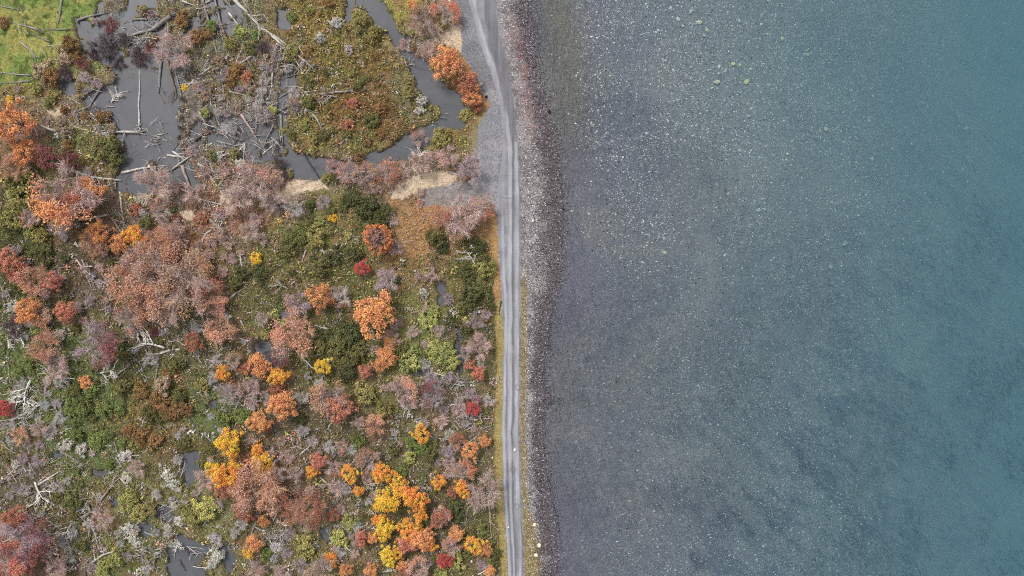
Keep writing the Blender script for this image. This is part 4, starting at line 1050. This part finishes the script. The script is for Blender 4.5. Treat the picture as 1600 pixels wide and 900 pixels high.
x, y = scatter(26000, -60, 170, -60, 145, lambda a, b: in_poly(a, b, MEADOW) & (sample(POND_S, a, b) < 0.3))
tri_mass('meadow_grass', x, y, R.uniform(0.06, 0.14, len(x)), np.array([0, 0, 1.0]), sample(GRID_C, x, y) * R.uniform(0.9, 1.15, (len(x), 1)), np.full(len(x), 0.12), M_TUFT, 3, 0.25, True)
x, y = scatter(60000, 690, 800, -60, 960, lambda a, b: (a < LAND_R(b) - 0.5) & (a > LAND_R(b) - 15) & (b > 305))
tri_mass('verge_grass', x, y, R.uniform(0.06, 0.15, len(x)), np.array([0, 0, 1.0]), sample(GRID_C, x, y) * 1.05, np.full(len(x), 0.08), M_TUFT, 3, 0.26, True)
x, y = scatter(30000, 805, 860, 380, 960, lambda a, b: R.random(len(a)) < 0.9 * smooth(400, 470, b) * smooth(1.5, 4, a - ROAD_R(b)) * (1 - smooth(6 + 14 * smooth(780, 860, b), 11 + 20 * smooth(780, 860, b), a - ROAD_R(b))) * smooth(0.3, 0.6, fbm(a, b, 12, 2, 150)))
tri_mass('shore_grass', x, y, R.uniform(0.06, 0.16, len(x)), np.array([0, 0, 1.0]), np.where((R.random(len(x)) < 0.5)[:, None], [178, 154, 82], [138, 122, 66]) * R.uniform(0.85, 1.1, (len(x), 1)), np.full(len(x), 0.1), M_TUFT, 3, 0.3, True)

# knee-high heath between the shrubs: little domes of leaf sprays, each in its own colour
x, y = scatter(30000, -55, 782, -55, 955, lambda a, b: dry(a, b) & ~in_poly(a, b, MEADOW) & ~bare_soil(a, b) & (a < LAND_R(b) - 13) & ~(in_poly(a, b, RUSTY) & (R.random(len(a)) < 0.85)) & (R.random(len(a)) < 0.3 + 0.4 * smooth(0.42, 0.6, fbm(a, b, 22, 3, 210)) + 0.6 * in_poly(a, b, HEATH)))
n = len(x)
zi = np.argmin((x[:, None] - zxy[None, :, 0]) ** 2 + (y[:, None] - zxy[None, :, 1]) ** 2, 1)
tl = [ZONES[k][2].split() for k in zi]
wild = R.random(n)
mc = np.array([PAL[t[R.integers(len(t))] if w > 0.3 else ('oy', 'gy', 'ta', 'oy', 'br', 'pr', 'yg', 'wh')[R.integers(8)]][R.integers(2)] for t, w in zip(tl, wild)], float)
B = 16; k = np.repeat(np.arange(n), B); m = len(k); g = np.random.default_rng(5)
rr = 0.25 + 0.2 * R.exponential(1.0, n); rr = np.clip(rr, 0.25, 1.0)
dv = unit(g.normal(size=(m, 3)) * [1, 1, 0.8]); dv[:, 2] = np.abs(dv[:, 2])
c = np.stack([wx(x), wy(y), height(x, y) - 0.05], 1)[k] + dv * (rr[k] * g.uniform(0.6, 1.0, m))[:, None] * [1, 1, 0.85]
nv = unit(dv + [0, 0, 0.5] + g.normal(size=(m, 3)) * 0.5)
uu = unit(np.cross(nv, g.normal(size=(m, 3)))); ww = np.cross(nv, uu); hs = (rr[k] * g.uniform(0.16, 0.36, m))[:, None]
V = np.stack([c - uu * hs, c - ww * hs * 0.7, c + uu * hs, c + ww * hs * 0.7], 1).reshape(-1, 3)
cl = soften(lin(mc), 0.12)[k] * 1.4 * np.clip(1 + 0.32 * g.normal(size=(m, 1)), 0.35, 2) * R.uniform(0.8, 1.15, (n, 1))[k]
o = link('low_heath', make_mesh('low_heath', V, (np.arange(m) * 4)[:, None] + np.arange(4), M_TUFT, {'col': np.repeat(np.clip(cl, 0.004, 0.85), 4, 0)})); o['kind'] = 'stuff'

# fallen sticks and bleached twigs strewn over the swampy ground
x, y = scatter(16000, -50, 780, -50, 950, lambda a, b: (a < LAND_R(b) - 14) & ~in_poly(a, b, MEADOW) & (R.random(len(a)) < 0.12 + 0.88 * smooth(0.48, 0.62, fbm(a, b, 45, 3, 160))) & ~(in_poly(a, b, HEATH) & (R.random(len(a)) < 0.8)) & ~((sample(POND_S, a, b) > 0.4) & (R.random(len(a)) < 0.8)))
n = len(x); a = R.uniform(0, np.pi, n); ln = R.uniform(0.25, 1.3, n) ** 1.3; th = R.uniform(0.018, 0.05, n)
zb = np.maximum(height(x, y), SWAMP_Z) + R.uniform(0.05, 0.4, n)
d = np.stack([np.cos(a), np.sin(a), R.normal(0, 0.15, n)], 1); p0 = np.stack([wx(x), wy(y), zb], 1)
sd = np.stack([-np.sin(a), np.cos(a), np.zeros(n)], 1)
bend = sd * (R.normal(0, 0.15, n) * ln)[:, None]
rings = [p0 - d * ln[:, None], p0 + bend, p0 + d * ln[:, None]]
V = []
for q, k in zip(rings, (1.0, 0.8, 0.35)):
    for an in (0.5, 2.6, 4.7):
        V.append(q + (sd * math.cos(an) + np.array([0, 0, math.sin(an)])) * (th * k)[:, None])
V = np.stack(V, 1).reshape(-1, 3)
i = (np.arange(n) * 9)[:, None]
F = np.concatenate([i + [r * 3 + s, r * 3 + (s + 1) % 3, r * 3 + 3 + (s + 1) % 3, r * 3 + 3 + s] for r in range(2) for s in range(3)])
sc = lin(np.array([[198, 192, 184], [160, 152, 146], [126, 112, 104], [96, 84, 78]])[R.integers(0, 4, n)]) * R.uniform(0.8, 1.2, (n, 1))
o = link('dead_wood_litter', make_mesh('dead_wood_litter', V, F, M_TUFT, {'col': np.repeat(np.clip(sc, 0, 0.85), 9, 0)})); o['kind'] = 'stuff'

# tangles of thin fallen branches in the swamp and among the dead trees
def tangle(name, spots, seed):
    g = np.random.default_rng(seed); tb_v = []; tb_f = []; tb_c = []; n0 = 0
    for cx, cy, rad, cnt in spots:
        main = g.uniform(0, np.pi)
        for _ in range(cnt):
            px = cx + g.normal() * rad * 0.6; py = cy + g.normal() * rad * 0.6
            if px > LAND_R(py) - 12: continue
            a = main + g.normal() * 0.8; ln = g.uniform(0.8, 3.6); th = g.uniform(0.035, 0.09)
            h = rest_z(px, py) + g.uniform(0.02, 0.55)
            p = np.array([wx(px), wy(py), h]); d = np.array([math.cos(a), math.sin(a), g.normal() * 0.12])
            t = np.linspace(-0.5, 0.5, 5)[:, None]
            q = p + d * ln * t + np.cumsum(g.normal(0, 0.07, (5, 3)), 0)
            c = lin([(204, 198, 190), (172, 164, 156), (132, 120, 112), (94, 84, 80)][g.choice(4, p=[0.42, 0.3, 0.16, 0.12])]) * g.uniform(1.0, 1.5)
            arms = [(q, np.linspace(th, th * 0.4, 5))]
            for _k in range(3):
                j = int(g.integers(1, 4)); d2 = unit(d + g.normal(0, 0.7, 3) * [1, 1, 0.3])
                arms.append((q[j] + d2 * ln * g.uniform(0.2, 0.45) * np.linspace(0, 1, 3)[:, None], np.array([th * 0.5, th * 0.4, th * 0.2])))
            tb = Tubes()
            for pts, rr_ in arms: tb.add(pts, rr_, 4, cap=False)
            v = np.concatenate(tb.v); tb_v.append(v); tb_f.append(np.concatenate(tb.f) + n0); n0 += len(v); tb_c.append(np.tile(c, (len(v), 1)))
    o = link(name, make_mesh(name, np.concatenate(tb_v), np.concatenate(tb_f), M_TUFT, {'col': np.clip(np.concatenate(tb_c), 0, 0.85)})); o['kind'] = 'stuff'
tangle('swamp_branch_tangle', [(130,170,26,30),(225,60,24,22),(180,60,22,16),(250,40,18,12),(300,110,28,22),(340,150,30,26),(330,40,26,16),(400,50,26,22),(450,90,22,24),(420,110,26,16),(440,165,26,20),(350,205,34,30),(300,215,22,18),(240,205,20,14),(160,205,18,14),(245,262,20,12),(310,255,24,20),(380,245,28,20),(430,230,16,14),(480,155,26,18),(60,75,40,8),(340,290,24,14)], 31)
tangle('forest_branch_tangle', [(20,480,22,18),(20,520,22,22),(40,610,30,40),(25,650,26,22),(90,575,24,14),(165,580,22,20),(235,545,26,26),(60,740,34,34),(80,790,30,28),(30,700,28,18),(130,790,28,26),(150,840,26,22),(100,850,26,16),(240,860,26,24),(260,790,24,20),(200,720,26,14),(440,840,28,34),(410,860,22,18),(520,760,24,24),(540,820,24,16),(680,610,26,26),(715,600,18,16),(640,640,24,14),(700,690,28,18),(740,660,18,14),(660,760,22,14),(690,840,22,12),(340,560,22,18),(385,625,18,18),(300,520,22,16),(440,540,22,14),(470,700,28,18),(140,430,26,20),(170,480,22,12),(340,330,30,16),(460,325,22,18),(500,400,20,10),(660,250,24,16),(560,720,24,14),(60,350,24,10),(190,340,18,10),(100,690,24,14),(220,660,22,8),(320,860,20,12),(600,890,24,10),(370,470,22,8),(530,470,18,10),(580,760,16,12),(30,860,26,12),(280,740,14,8)], 32)

# ------------------------------------------------------------------ stones
def stone_mass(name, px, py, size, col, sink=0.3, mat=None):
    n = len(px); g = np.random.default_rng(n + 1)
    c = np.stack([wx(px), wy(py), height(px, py)], 1)
    ang = g.uniform(0, 2 * np.pi, n)
    ring = []
    for k in range(5):
        a = ang + k * 2 * np.pi / 5 + g.normal(0, 0.2, n)
        rr = size * g.uniform(0.7, 1.15, n)
        ring.append(c + np.stack([rr * np.cos(a), rr * np.sin(a) * 0.8, -size * sink * 0.5], 1))
    topv = c + np.stack([g.normal(0, 0.2, n) * size, g.normal(0, 0.2, n) * size, size * g.uniform(0.4, 0.8, n)], 1)
    V = np.stack(ring + [topv], 1).reshape(-1, 3)
    i = (np.arange(n) * 6)[:, None]
    F = np.concatenate([i + [k, (k + 1) % 5, 5] for k in range(5)])
    o = link(name, make_mesh(name, V, F, mat or M_STONE, {'col': np.repeat(np.clip(lin(np.clip(col, 0, 255)), 0.004, 0.9), 6, 0)}))
    o['kind'] = 'stuff'

x, y = scatter(60000, 772, 900, -60, 960, lambda a, b: (a > ROAD_R(b) + 2) & (a < WATERLINE(b) + 14) & (R.random(len(a)) < smooth(0, 9, a - ROAD_R(b)) * (1 - 0.8 * smooth(2, 14, a - WATERLINE(b)))))
t = (x - ROAD_R(y)) / (WATERLINE(y) - ROAD_R(y)) + (fbm(x, y, 14, 3, 170) - 0.5) * 0.5
pale = np.array([[208, 206, 202], [168, 164, 162], [146, 140, 138], [110, 106, 106], [186, 178, 172], [74, 70, 70]])[R.integers(0, 6, len(x))].astype(float)
wetc = np.array([[52, 46, 50], [66, 58, 62], [42, 40, 44], [90, 82, 86], [176, 172, 172], [116, 108, 108], [56, 52, 54]])[R.integers(0, 7, len(x))].astype(float)
k = smooth(0.3, 0.62, t)[:, None]
pick = (R.random(len(x))[:, None] < k)
col = np.where(pick, wetc, pale)
red = (np.exp(-((x - ROAD_R(y) - 22) / 10) ** 2) * smooth(0, 60, y) * (1 - smooth(190, 240, y)) > R.random(len(x)) * 1.6)
col = np.where(red[:, None], np.array([168, 116, 108]) * R.uniform(0.7, 1.2, (len(x), 1)), col)
stone_mass('beach_pebbles', x, y, R.uniform(0.06, 0.14, len(x)) * R.choice([1, 1, 1, 1.6], len(x)), col)

def lake_density(a, b):
    d = a - WATERLINE(b)
    e = smooth(28, 110, d + 60 * (fbm(a, b, 70, 3, 180) - 0.5)) * (1 - 0.88 * smooth(420, 700, a - 850 + 120 * (fbm(a, b, 120, 3, 185) - 0.5)))
    e = e * (0.35 + 0.9 * smooth(0.3, 0.65, fbm(a, b, 90, 4, 190)))
    e = e * (1 - 0.75 * smooth(500, 700, b) * (1 - smooth(930, 1080, a)))
    return e + 0.05 * smooth(5, 30, d)
x, y = scatter(125000, 850, 1700, -40, 940, lambda a, b: R.random(len(a)) < lake_density(a, b))
sz = np.clip(0.065 + 0.05 * R.exponential(1.0, len(x)), 0.06, 0.3)
warm = smooth(0.4, 0.7, fbm(x, y, 130, 3, 195))[:, None]
col = (np.array([228, 230, 226]) * (1 - warm) + np.array([226, 218, 200]) * warm) * R.uniform(0.6, 1.1, (len(x), 1))
dk = R.random(len(x)) < 0.25
col = np.where(dk[:, None], np.array([74, 72, 78]) * R.uniform(0.7, 1.2, (len(x), 1)), col)
calm = smooth(230, 560, y)[:, None] * (1 - 0.5 * smooth(1080, 1250, x))[:, None]      # finer, duller shingle towards the lower bay
col = col * (1 - 0.1 * calm)
stone_mass('lake_bed_pebbles', x, y, sz * (1 - 0.1 * calm[:, 0]), col, 0.2)
x, y = scatter(16000, 700, 812, -50, 960, lambda a, b: (a > LAND_R(b) + 1) & (a < ROAD_L(b) + 2))
g = R.uniform(96, 178, (len(x), 1)); stone_mass('loose_gravel', x, y, R.uniform(0.03, 0.075, len(x)), g * np.array([[1, 0.995, 1.02]]))

def boulder_mesh(seed):
    g = np.random.default_rng(seed)
    bm = bmesh.new(); bmesh.ops.create_icosphere(bm, subdivisions=2, radius=1.0)
    pl = [(unit(g.normal(size=3)), g.uniform(0.6, 0.9)) for _ in range(9)]
    for v in bm.verts:
        p = np.array(v.co)
        for nn, dd in pl:
            k = p @ nn
            if k > dd: p = p - nn * (k - dd)
        v.co = p * [1, g.uniform(0.78, 0.8), 0.6]
    me = bpy.data.meshes.new('boulder'); bm.to_mesh(me); bm.free()
    me.materials.append(M_BARK)
    return me
BOULD = [boulder_mesh(i) for i in range(5)]
BOULDERS = [(1080,17,4.5,'pale grey'),(1113,13,4,'grey'),(1060,30,4,'whitish'),(1092,35,5,'cream'),(1105,47,3.5,'cream'),(1067,40,3,'whitish'),(1078,37,3,'pale grey'),(1100,55,3.5,'pale grey'),(1223,60,4.5,'cream'),(1262,86,3.5,'cream'),(1120,128,5,'cream'),(1167,127,6,'pale yellowish'),(1146,100,4.5,'pale yellowish'),(1156,101,3.5,'cream'),(1080,105,3.5,'pale grey'),(1123,105,3,'whitish'),(1190,38,3,'whitish'),
 (1155,33,3,'whitish'),(1290,202,4.5,'cream'),(1252,133,4,'pale grey'),(1010,208,3.5,'whitish'),(1138,303,3,'cream'),(1184,329,4.5,'pale grey'),(1320,380,5,'pale grey'),(1298,417,5,'pale grey'),(1362,248,3.5,'whitish'),(1424,225,3,'cream'),(1510,200,3.5,'cream'),(1572,277,4,'pale grey'),(1568,36,4,'pale greenish'),(1454,265,3.5,'grey'),(1048,12,3,'whitish'),(1124,104,3,'whitish'),(1200,0,3,'cream'),(1285,17,3.5,'pale grey'),(1358,189,3,'whitish'),(1039,395,3,'cream'),(1230,240,3,'whitish'),
 (859,175,4,'dark wet'),(880,327,2.5,'dark wet'),(760,151,2.8,'black'),(804,703,3.2,'white'),(833,345,2.5,'whitish'),(835,820,4,'cream'),(842,852,4.5,'cream'),(838,868,4,'whitish'),(794,824,2,'white'),(893,330,2.5,'whitish')]
BCOL = {'pale grey': (176,182,180), 'grey': (150,156,156), 'whitish': (212,214,208), 'cream': (214,206,176), 'pale yellowish': (206,204,150), 'pale greenish': (168,186,168), 'dark wet': (48,44,46), 'black': (34,32,34), 'white': (214,212,206)}
for px, py, r, cw in BOULDERS:
    where = 'sunken' if px > 890 else 'lone'
    e = bpy.data.objects.new('boulder', BOULD[R.integers(5)]); scene.collection.objects.link(e)
    e['category'] = 'boulder'; e['group'] = 'loose boulders of the shore and lake bed'
    rm = r / PXM
    e.location = tuple(ground_at(px, py, rm * 0.15)); e.scale = (rm * R.uniform(0.85, 1.2), rm, rm); e.rotation_euler = (0, 0, R.uniform(0, 6.28))
    e.color = (*np.clip(lin(BCOL[cw]) * 1.15, 0, 0.85), 1)
    THINGS.append((e, px, py, ('small ' if r < 3.3 else '', cw, where + ' boulder')))

# wavelets: low crests along the shore, and broken foam on some of them
def ribbon(name, pts, width, z, hgt, mat, col=None, wig=1.0, seed=0):
    pts = np.array(pts, float); seg = np.hypot(*np.diff(pts, axis=0).T); cs = np.concatenate([[0], np.cumsum(seg)])
    n = int(cs[-1] / 2.0) + 3; s = np.linspace(0, cs[-1], n)
    x = np.interp(s, cs, pts[:, 0]); y = np.interp(s, cs, pts[:, 1])
    x = x + wig * 7 * (fbm(x * 0 + seed * 7.7, s, 24, 3, 200) - 0.5)
    w = width * (0.5 + fbm(s, s * 0 + seed, 10, 2, 205)) * np.clip(np.minimum(s, cs[-1] - s) / 15, 0.1, 1)
    V = []
    for k, zz in ((-1, 0.0), (-0.3, 1.0), (0.45, 0.5), (1, 0.0)):
        V.append(np.stack([wx(x + k * w), wy(y), z + hgt * zz + 0 * x], 1))
    V = np.stack(V, 1).reshape(-1, 3)
    i = (np.arange(n - 1) * 4)[:, None]
    F = np.concatenate([i + [k, k + 1, k + 5, k + 4] for k in range(3)])
    me = make_mesh(name, V, F, mat, {'col': np.tile(lin(col), (len(V), 1))} if col else None, True)
    o = link(name, me); o['kind'] = 'stuff'
    return o
WAVES = [[(893,325),(900,355),(918,400)],[(885,330),(895,400),(905,420)],[(888,420),(897,460),(908,490),(925,520)],[(918,430),(925,470),(940,500)],[(898,580),(908,610),(915,640)],[(893,690),(903,710),(915,745),(925,765),(938,800),(950,840)],[(930,680),(940,715),(950,740),(970,780)],
         [(858,770),(868,800),(878,860),(885,900)],[(885,710),(893,745)],[(902,785),(912,810),(930,850)],[(960,760),(990,810),(1010,850)]]
for k, p in enumerate(WAVES): ribbon('wavelet', p, 1.7, LAKE_Z + 0.004, 0.08, M_LAKE_CREST, None, 1.0, k)
FOAM = [[(897,458),(899,463)],[(901,468),(904,478)],[(905,483),(906,488)],[(906,602),(908,613)],[(899,688),(901,693)],[(902,697),(905,705)],[(907,711),(908,716)],[(924,760),(927,768)],[(906,785),(908,790)],[(857,768),(860,775)],[(934,782),(936,788)]]
for k, p in enumerate(FOAM): ribbon('foam', p, 0.55, LAKE_Z + 0.09, 0.05, M_FOAM, (222, 224, 226), 1.0, k + 40)

# wind ripples on the open water: a field of short low crests, denser towards the lower right
x, y = scatter(16000, 980, 1680, 300, 950, lambda a, b: R.random(len(a)) < smooth(1250, 1850, a * 0.8 + b) * (0.15 + 0.85 * smooth(0.45, 0.6, fbm(a, b, 55, 3, 220))))
n = len(x); th = math.radians(52) + R.normal(0, 0.35, n); ln = R.uniform(2.5, 8, n); wd = R.uniform(0.7, 1.6, n)
ux, uy = np.cos(th), np.sin(th); nx_, ny_ = -uy, ux
bow = R.normal(0, 0.12, n) * ln
V = []
for t_, wk in ((-1, 0.15), (-0.33, 1.0), (0.33, 1.0), (1, 0.15)):
    cx = x + ux * ln * t_ + nx_ * bow * (1 - t_ * t_); cy = y + uy * ln * t_ + ny_ * bow * (1 - t_ * t_)
    for sd_, zz in ((-1, 0.004), (-0.2, 0.07 * wk + 0.004), (1, 0.004)):
        V.append(np.stack([wx(cx + nx_ * sd_ * wd * wk), wy(cy + ny_ * sd_ * wd * wk), np.full(n, LAKE_Z + zz)], 1))
V = np.stack(V, 1).reshape(-1, 3)
i = (np.arange(n) * 12)[:, None]
F = np.concatenate([i + [r * 3 + k, r * 3 + k + 1, r * 3 + k + 4, r * 3 + k + 3] for r in range(3) for k in range(2)])
o = link('wind_ripples', make_mesh('wind_ripples', V, F, M_LAKE_CREST, None, True)); o['kind'] = 'stuff'

# ------------------------------------------------------------------ labels: look first, then the nearest landmark
LANDMARKS = [('the green meadow', 70, 60), ('the wide grey pond', 225, 170), ('the fallen white tree', 420, 55), ('the bronze heath island', 550, 130), ('the stream bend', 710, 165), ('the top sand patch', 692, 55),
 ('the crescent sand bank', 472, 297), ('the sandy stream bank', 660, 285), ('the round russet tree', 588, 372), ('the white antler snag', 735, 403), ('the big orange tree', 585, 490), ('the red globe shrub', 566, 418), ('the pink twig thicket', 250, 445),
 ('the maroon tree', 148, 538), ('the forked puddle', 438, 496), ('the yellow tree pair', 385, 712), ('the golden tree cluster', 625, 790), ('the bottom pond', 290, 875), ('the narrow pond', 298, 728), ('the lime ditch shrub', 690, 558),
 ('the large white snag', 238, 545), ('the green bog patch', 150, 630), ('the lower left corner', 25, 870), ('the middle left edge', 20, 330), ('the grey roadside tree', 757, 770), ('the red roadside bush', 740, 638), ('the moss mound', 320, 797),
 ('the bottom edge centre', 560, 885), ('the log raft', 340, 205), ('the long pink log', 325, 345), ('the gravel flat', 765, 240), ('the pebble beach', 835, 600), ('the lake boulder field', 1110, 60), ('the open lake', 1300, 300), ('the far right water', 1520, 150), ('the left edge snags', 35, 620), ('the bleached logs', 90, 760)]
def bearing(dx, dy, d):
    if d < 22: return 'beside'
    a = math.degrees(math.atan2(-dy, dx)) % 360
    return ['right of', 'upper right of', 'above', 'upper left of', 'left of', 'lower left of', 'below', 'lower right of'][int((a + 22.5) // 45) % 8]
ORD = ['first', 'second', 'third', 'fourth', 'fifth', 'sixth', 'seventh', 'eighth', 'ninth', 'tenth', 'eleventh', 'twelfth']
groups = {}
for e, px, py, (sz_, cw, kw) in THINGS:
    d, nm, lx_, ly_ = min((math.hypot(px - a, py - b), n_, a, b) for n_, a, b in LANDMARKS)
    lie = e.get('lie')
    if len(f'{sz_}{cw} {kw} x y z {nm}'.split()) > 12: nm = nm.replace('the ', '', 1)
    txt = f'{sz_}{cw} {kw} {bearing(px - lx_, py - ly_, d)} {nm}'
    groups.setdefault(txt, []).append((px, py, e))
for txt, L in groups.items():
    L.sort(key=lambda q: q[0])
    for k, (px, py, e) in enumerate(L):
        if len(L) == 1: e['label'] = txt
        elif k == 0: e['label'] = txt + ', leftmost such'
        elif k == len(L) - 1: e['label'] = txt + ', rightmost such'
        else: e['label'] = txt + f', {ORD[k]} from left'
        if 'lie' in e: del e['lie']
for o in scene.objects:
    if 'lie' in o: del o['lie']
